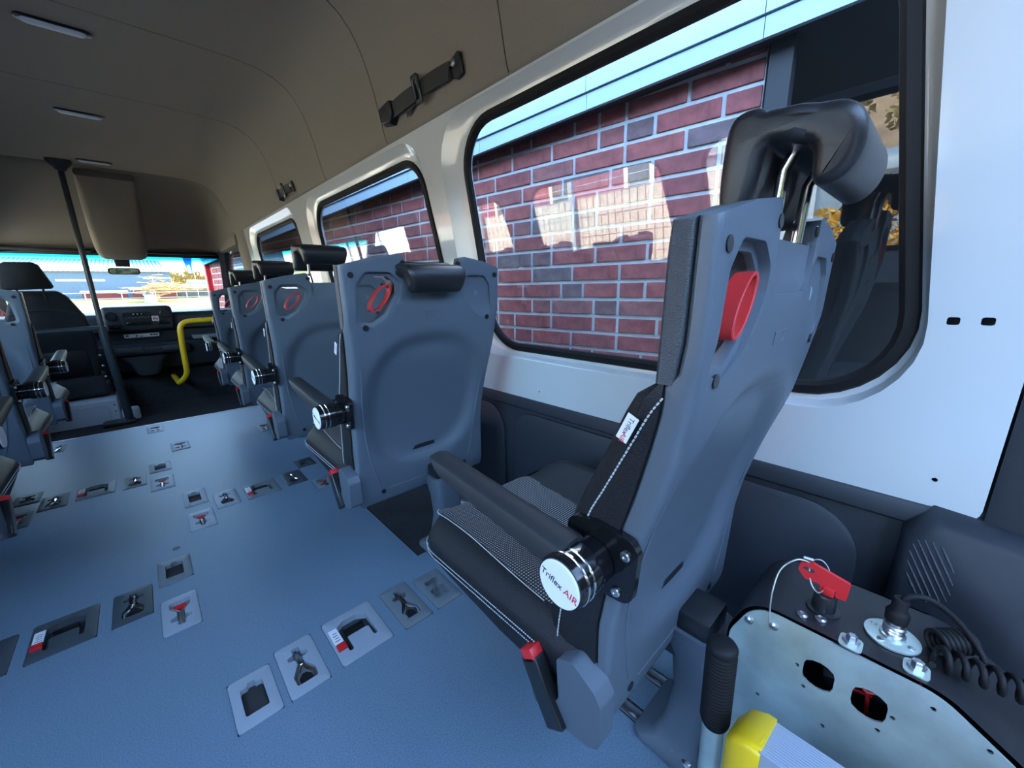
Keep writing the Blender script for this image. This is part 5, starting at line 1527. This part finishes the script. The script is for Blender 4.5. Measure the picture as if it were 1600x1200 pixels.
for x in [-30 + 2.9 * k for k in range(24)]:
    MB().box(x - 0.05, x + 0.05, 64, 64.08, -0.5, 0.98).obj('post', M['fence'], fe, smooth=0)
for z in (0.92, 0.30):
    MB().box(-31, 38, 63.96, 64.0, z - 0.035, z + 0.035).obj('rail', M['fence'], fe, smooth=0)
fp = thing('beach_flag', 'tall blue and white banner flag in front of the yellow trees', 'flag', (2.15 * 2.5, 62.5, 0))
MB().tube([(2.32 * 2.5, 62.5, -0.45), (2.32 * 2.5, 62.5, F(0, 2.62, 2.5)[2])], 0.04, 6).obj('mast', M['fence'], fp)
fz = lambda z: CAM_H + (z - CAM_H) * 2.5
MB().sheet(roundpoly([(2.10 * 2.5, fz(1.70)), (2.28 * 2.5, fz(1.74)), (2.31 * 2.5, fz(2.60)), (1.96 * 2.5, fz(2.55))], 0.15, 4), [], 0.02, lambda x, z, w: (x, 62.5 + w + 0.05 * math.sin(z * 3), z)).obj('cloth', M['bluecloth'], fp)
MB().sheet(roundpoly([(2.12 * 2.5, fz(1.72)), (2.24 * 2.5, fz(1.75)), (2.20 * 2.5, fz(2.15)), (2.08 * 2.5, fz(2.10))], 0.1, 4), [], 0.02, lambda x, z, w: (x, 62.47 + w + 0.05 * math.sin(z * 3), z)).obj('white_panel', M['hall_roof'], fp)
pb = thing('white_bollard', 'white planter-like bollard with a grey lid before the tree trunk', 'bollard', (0.52 * 2.6, 65, -0.4))
MB().lathe([(0.50, 0), (0.56, 0.15), (0.50, 0.95), (0.30, 1.1)], (0.52 * 2.6, 63, -0.42), (0, 0, 1), 14).obj('body', M['hall_roof'], pb)
MB().lathe([(0.34, 0), (0.36, 0.12), (0.20, 0.30)], (0.52 * 2.6, 63, 0.68), (0, 0, 1), 14).obj('lid', M['barn_grey'], pb)

# ------------------------------------------------------------------ outside left: fence, houses and wooded hill seen in the glass
M['slat'] = mat('cream_privacy_slat', (0.62, 0.56, 0.44), 0.7, var=0.06, vscale=3)
M['tile'] = mat('red_roof', (0.30, 0.07, 0.05), 0.8)
M['leafy'] = mat('brown_green_foliage', (0.17, 0.13, 0.04), 0.95, var=0.5, vscale=1.5)
M['hedge'] = mat('ochre_hedge', (0.55, 0.30, 0.03), 0.95, var=0.5, vscale=5)
lf = thing('mesh_fence', 'cream slatted metal fence across the yard on the left of the van', 'fence', (-2.95, 4, -0.86))
XF = -2.95
for k in range(8):
    y = 1.75 + 2.0 * k
    MB().box(XF + 0.01, XF + 0.06, y - 0.03, y + 0.03, -0.86, 1.70).obj('post', M['fence'], lf, smooth=0)
    if k < 7:
        for q in range(18):
            yy = y + 0.06 + q * 0.108
            MB().box(XF - 0.012, XF - 0.004, yy, yy + 0.095, -0.80, 1.30).obj('slat', M['slat'], lf, smooth=0)
for z in (-0.7, -0.45, -0.2, 0.05, 0.30, 0.55, 0.80, 1.05, 1.30, 1.45, 1.60):
    MB().tube([(XF, 1.75, z), (XF, 15.75, z)], 0.006, 5).obj('rod', M['fence'], lf)
ho = thing('brick_house', 'red brick house with cream window surrounds beyond the fence', 'house', (-14, 14, -0.86))
MB().box(-22, -14, 7, 24, -0.86, 4.2).obj('wall', M['barn_red'], ho, smooth=0)
MB().loft([[(-13.6, y, 4.1), (-18, y, 7.6), (-22.4, y, 4.1)] for y in (6.6, 24.4)]).obj('roof', M['tile'], ho, smooth=0)
for y in (9, 13, 17, 21):
    w_ = MB().box(-14.0, -13.9, y - 0.65, y + 0.65, 1.0, 2.9).obj('window', M['slat'], ho, smooth=0)
    MB().box(-13.9, -13.88, y - 0.45, y + 0.45, 1.2, 2.7).obj('pane', M['black_gloss'], w_, smooth=0)
gh = thing('gable_house', 'pale green gabled house left of the van', 'house', (-12, 4, -0.86))
MB().box(-16, -11, 2.6, 5.6, -0.86, 2.2).obj('wall', M['plate_light'], gh, smooth=0)
MB().loft([[(-10.7, 2.3, 2.1), (-10.7, 4.1, 3.6), (-10.7, 5.9, 2.1)], [(-16.3, 2.3, 2.1), (-16.3, 4.1, 3.6), (-16.3, 5.9, 2.1)]]).obj('roof', M['hall_wall'], gh, smooth=0)
for s_ in (-1, 1):
    MB().box(-10.69, -10.6, -0.06, 0.06, 0, 2.4, mx=Matrix.Translation((0, 4.1, 3.64)) @ Matrix.Rotation(s_ * math.radians(129.8), 4, 'X')).obj('verge_board', M['hall_roof'], gh, smooth=0)
vn = thing('parked_van', 'pale blue van parked across the yard on the left', 'van', (-8, -1, -0.86))
MB().box(-9.6, -7.6, -4.4, 1.9, -0.55, 1.35, 0.25, 4).obj('body', M['hall_wall'], vn, smooth=50)
MB().box(-9.65, -7.55, 0.0, 1.4, 0.45, 1.05, 0.08).obj('side_glass', M['black_gloss'], vn)
for x in (-9.5, -7.7):
    for y in (-3.3, 0.8):
        MB().lathe([(0.33, -0.1), (0.33, 0.1), (0.2, 0.12)], (x, y, -0.53), (1, 0, 0), 18).obj('wheel', M['rubber'], vn)
hg = MB()
rr = random.Random(3)
for k in range(2600):
    p = Vector((-6.4 + rr.uniform(-0.35, 0.35), rr.uniform(-3.5, 1.6), -0.86 + 1.45 * rr.random() ** 0.6))
    d1 = Vector((rr.uniform(-1, 1), rr.uniform(-1, 1), rr.uniform(-1, 1))).normalized() * 0.07
    d2 = d1.orthogonal().normalized() * 0.04
    hg.add([p - d1, p + d2, p + d1, p - d2], [(0, 1, 2, 3)])
tag(hg.obj('ochre_hedge', M['hedge'], smooth=0, recalc=False), 'clipped ochre leaved hedge beside the yard', 'hedge', kind='stuff')
eh = thing('sky_blocking_hedge', 'added unseen dark evergreen hedge behind the van, cutting the rear sky light', 'hedge', (0, -5.4, -0.86))  # hedge added out of view to block low sky light through the rear doors
M['conifer'] = mat('conifer_green', (0.030, 0.045, 0.020), 0.9, var=0.4, vscale=4)
MB().box(-5.8, 6.5, -6.2, -5.1, -0.9, 2.95, 0.15).obj('core', M['conifer'], eh)
lv_ = MB()
for k in range(7000):
    p = Vector((rr.uniform(-5.9, 6.5), -5.05 + rr.uniform(-0.12, 0.10), rr.uniform(-0.86, 3.05)))
    d1 = Vector((rr.uniform(-1, 1), rr.uniform(-1, 1), rr.uniform(-1, 1))).normalized() * 0.10
    d2 = d1.orthogonal().normalized() * 0.06
    lv_.add([p - d1, p + d2, p + d1, p - d2], [(0, 1, 2, 3)])
tag(lv_.obj('foliage', M['conifer'], eh, smooth=0, recalc=False), kind='stuff')
hl_ = MB()
rows = []
for i in range(9):
    x = -45 - i * 14
    rows.append([(x, y, -0.9 + (i ** 1.3) * 1.5 * (0.8 + 0.3 * math.sin(y * 0.05 + i)) - (0 if i else 0.5)) for y in range(-120, 141, 10)])
tag(hl_.loft(rows, False, False, closed=False).obj('hills', M['soil'], smooth=60), 'brown wooded hillside on the left', kind='structure')
ORD = ['first', 'second', 'third', 'fourth', 'fifth', 'sixth', 'seventh', 'eighth', 'ninth', 'tenth', 'eleventh', 'twelfth']
for i in range(12):
    y = -30 + i * 9 + rr.uniform(-0.4, 0.4)
    x = -62 - 12 * (i % 3)
    z = -0.9 + (((-45 - x) / 14) ** 1.3) * 1.4
    t = thing('hill_tree', ORD[i] + ' brown tree on the left hillside, counted from the rear of the van', 'tree', (x, y, z), 'trees on the hillside')
    MB().tube([(x, y, z - 1), (x, y, z + 4)], [0.3, 0.15], 6).obj('trunk', M['barn_grey'], t)
    cr_ = MB()
    for k in range(260):
        v = Vector((rr.gauss(0, 1), rr.gauss(0, 1), rr.gauss(0, 1))).normalized() * rr.random() ** 0.4
        p = Vector((x, y, z + 5.2)) + Vector((v.x * 2.9, v.y * 2.9, v.z * 3.4))
        d1 = Vector((rr.uniform(-1, 1), rr.uniform(-1, 1), rr.uniform(-1, 1))).normalized() * 0.5
        d2 = d1.orthogonal().normalized() * 0.3
        cr_.add([p - d1, p + d2, p + d1, p - d2], [(0, 1, 2, 3)])
    tag(cr_.obj('foliage', M['leafy'], t, smooth=0, recalc=False), kind='stuff')
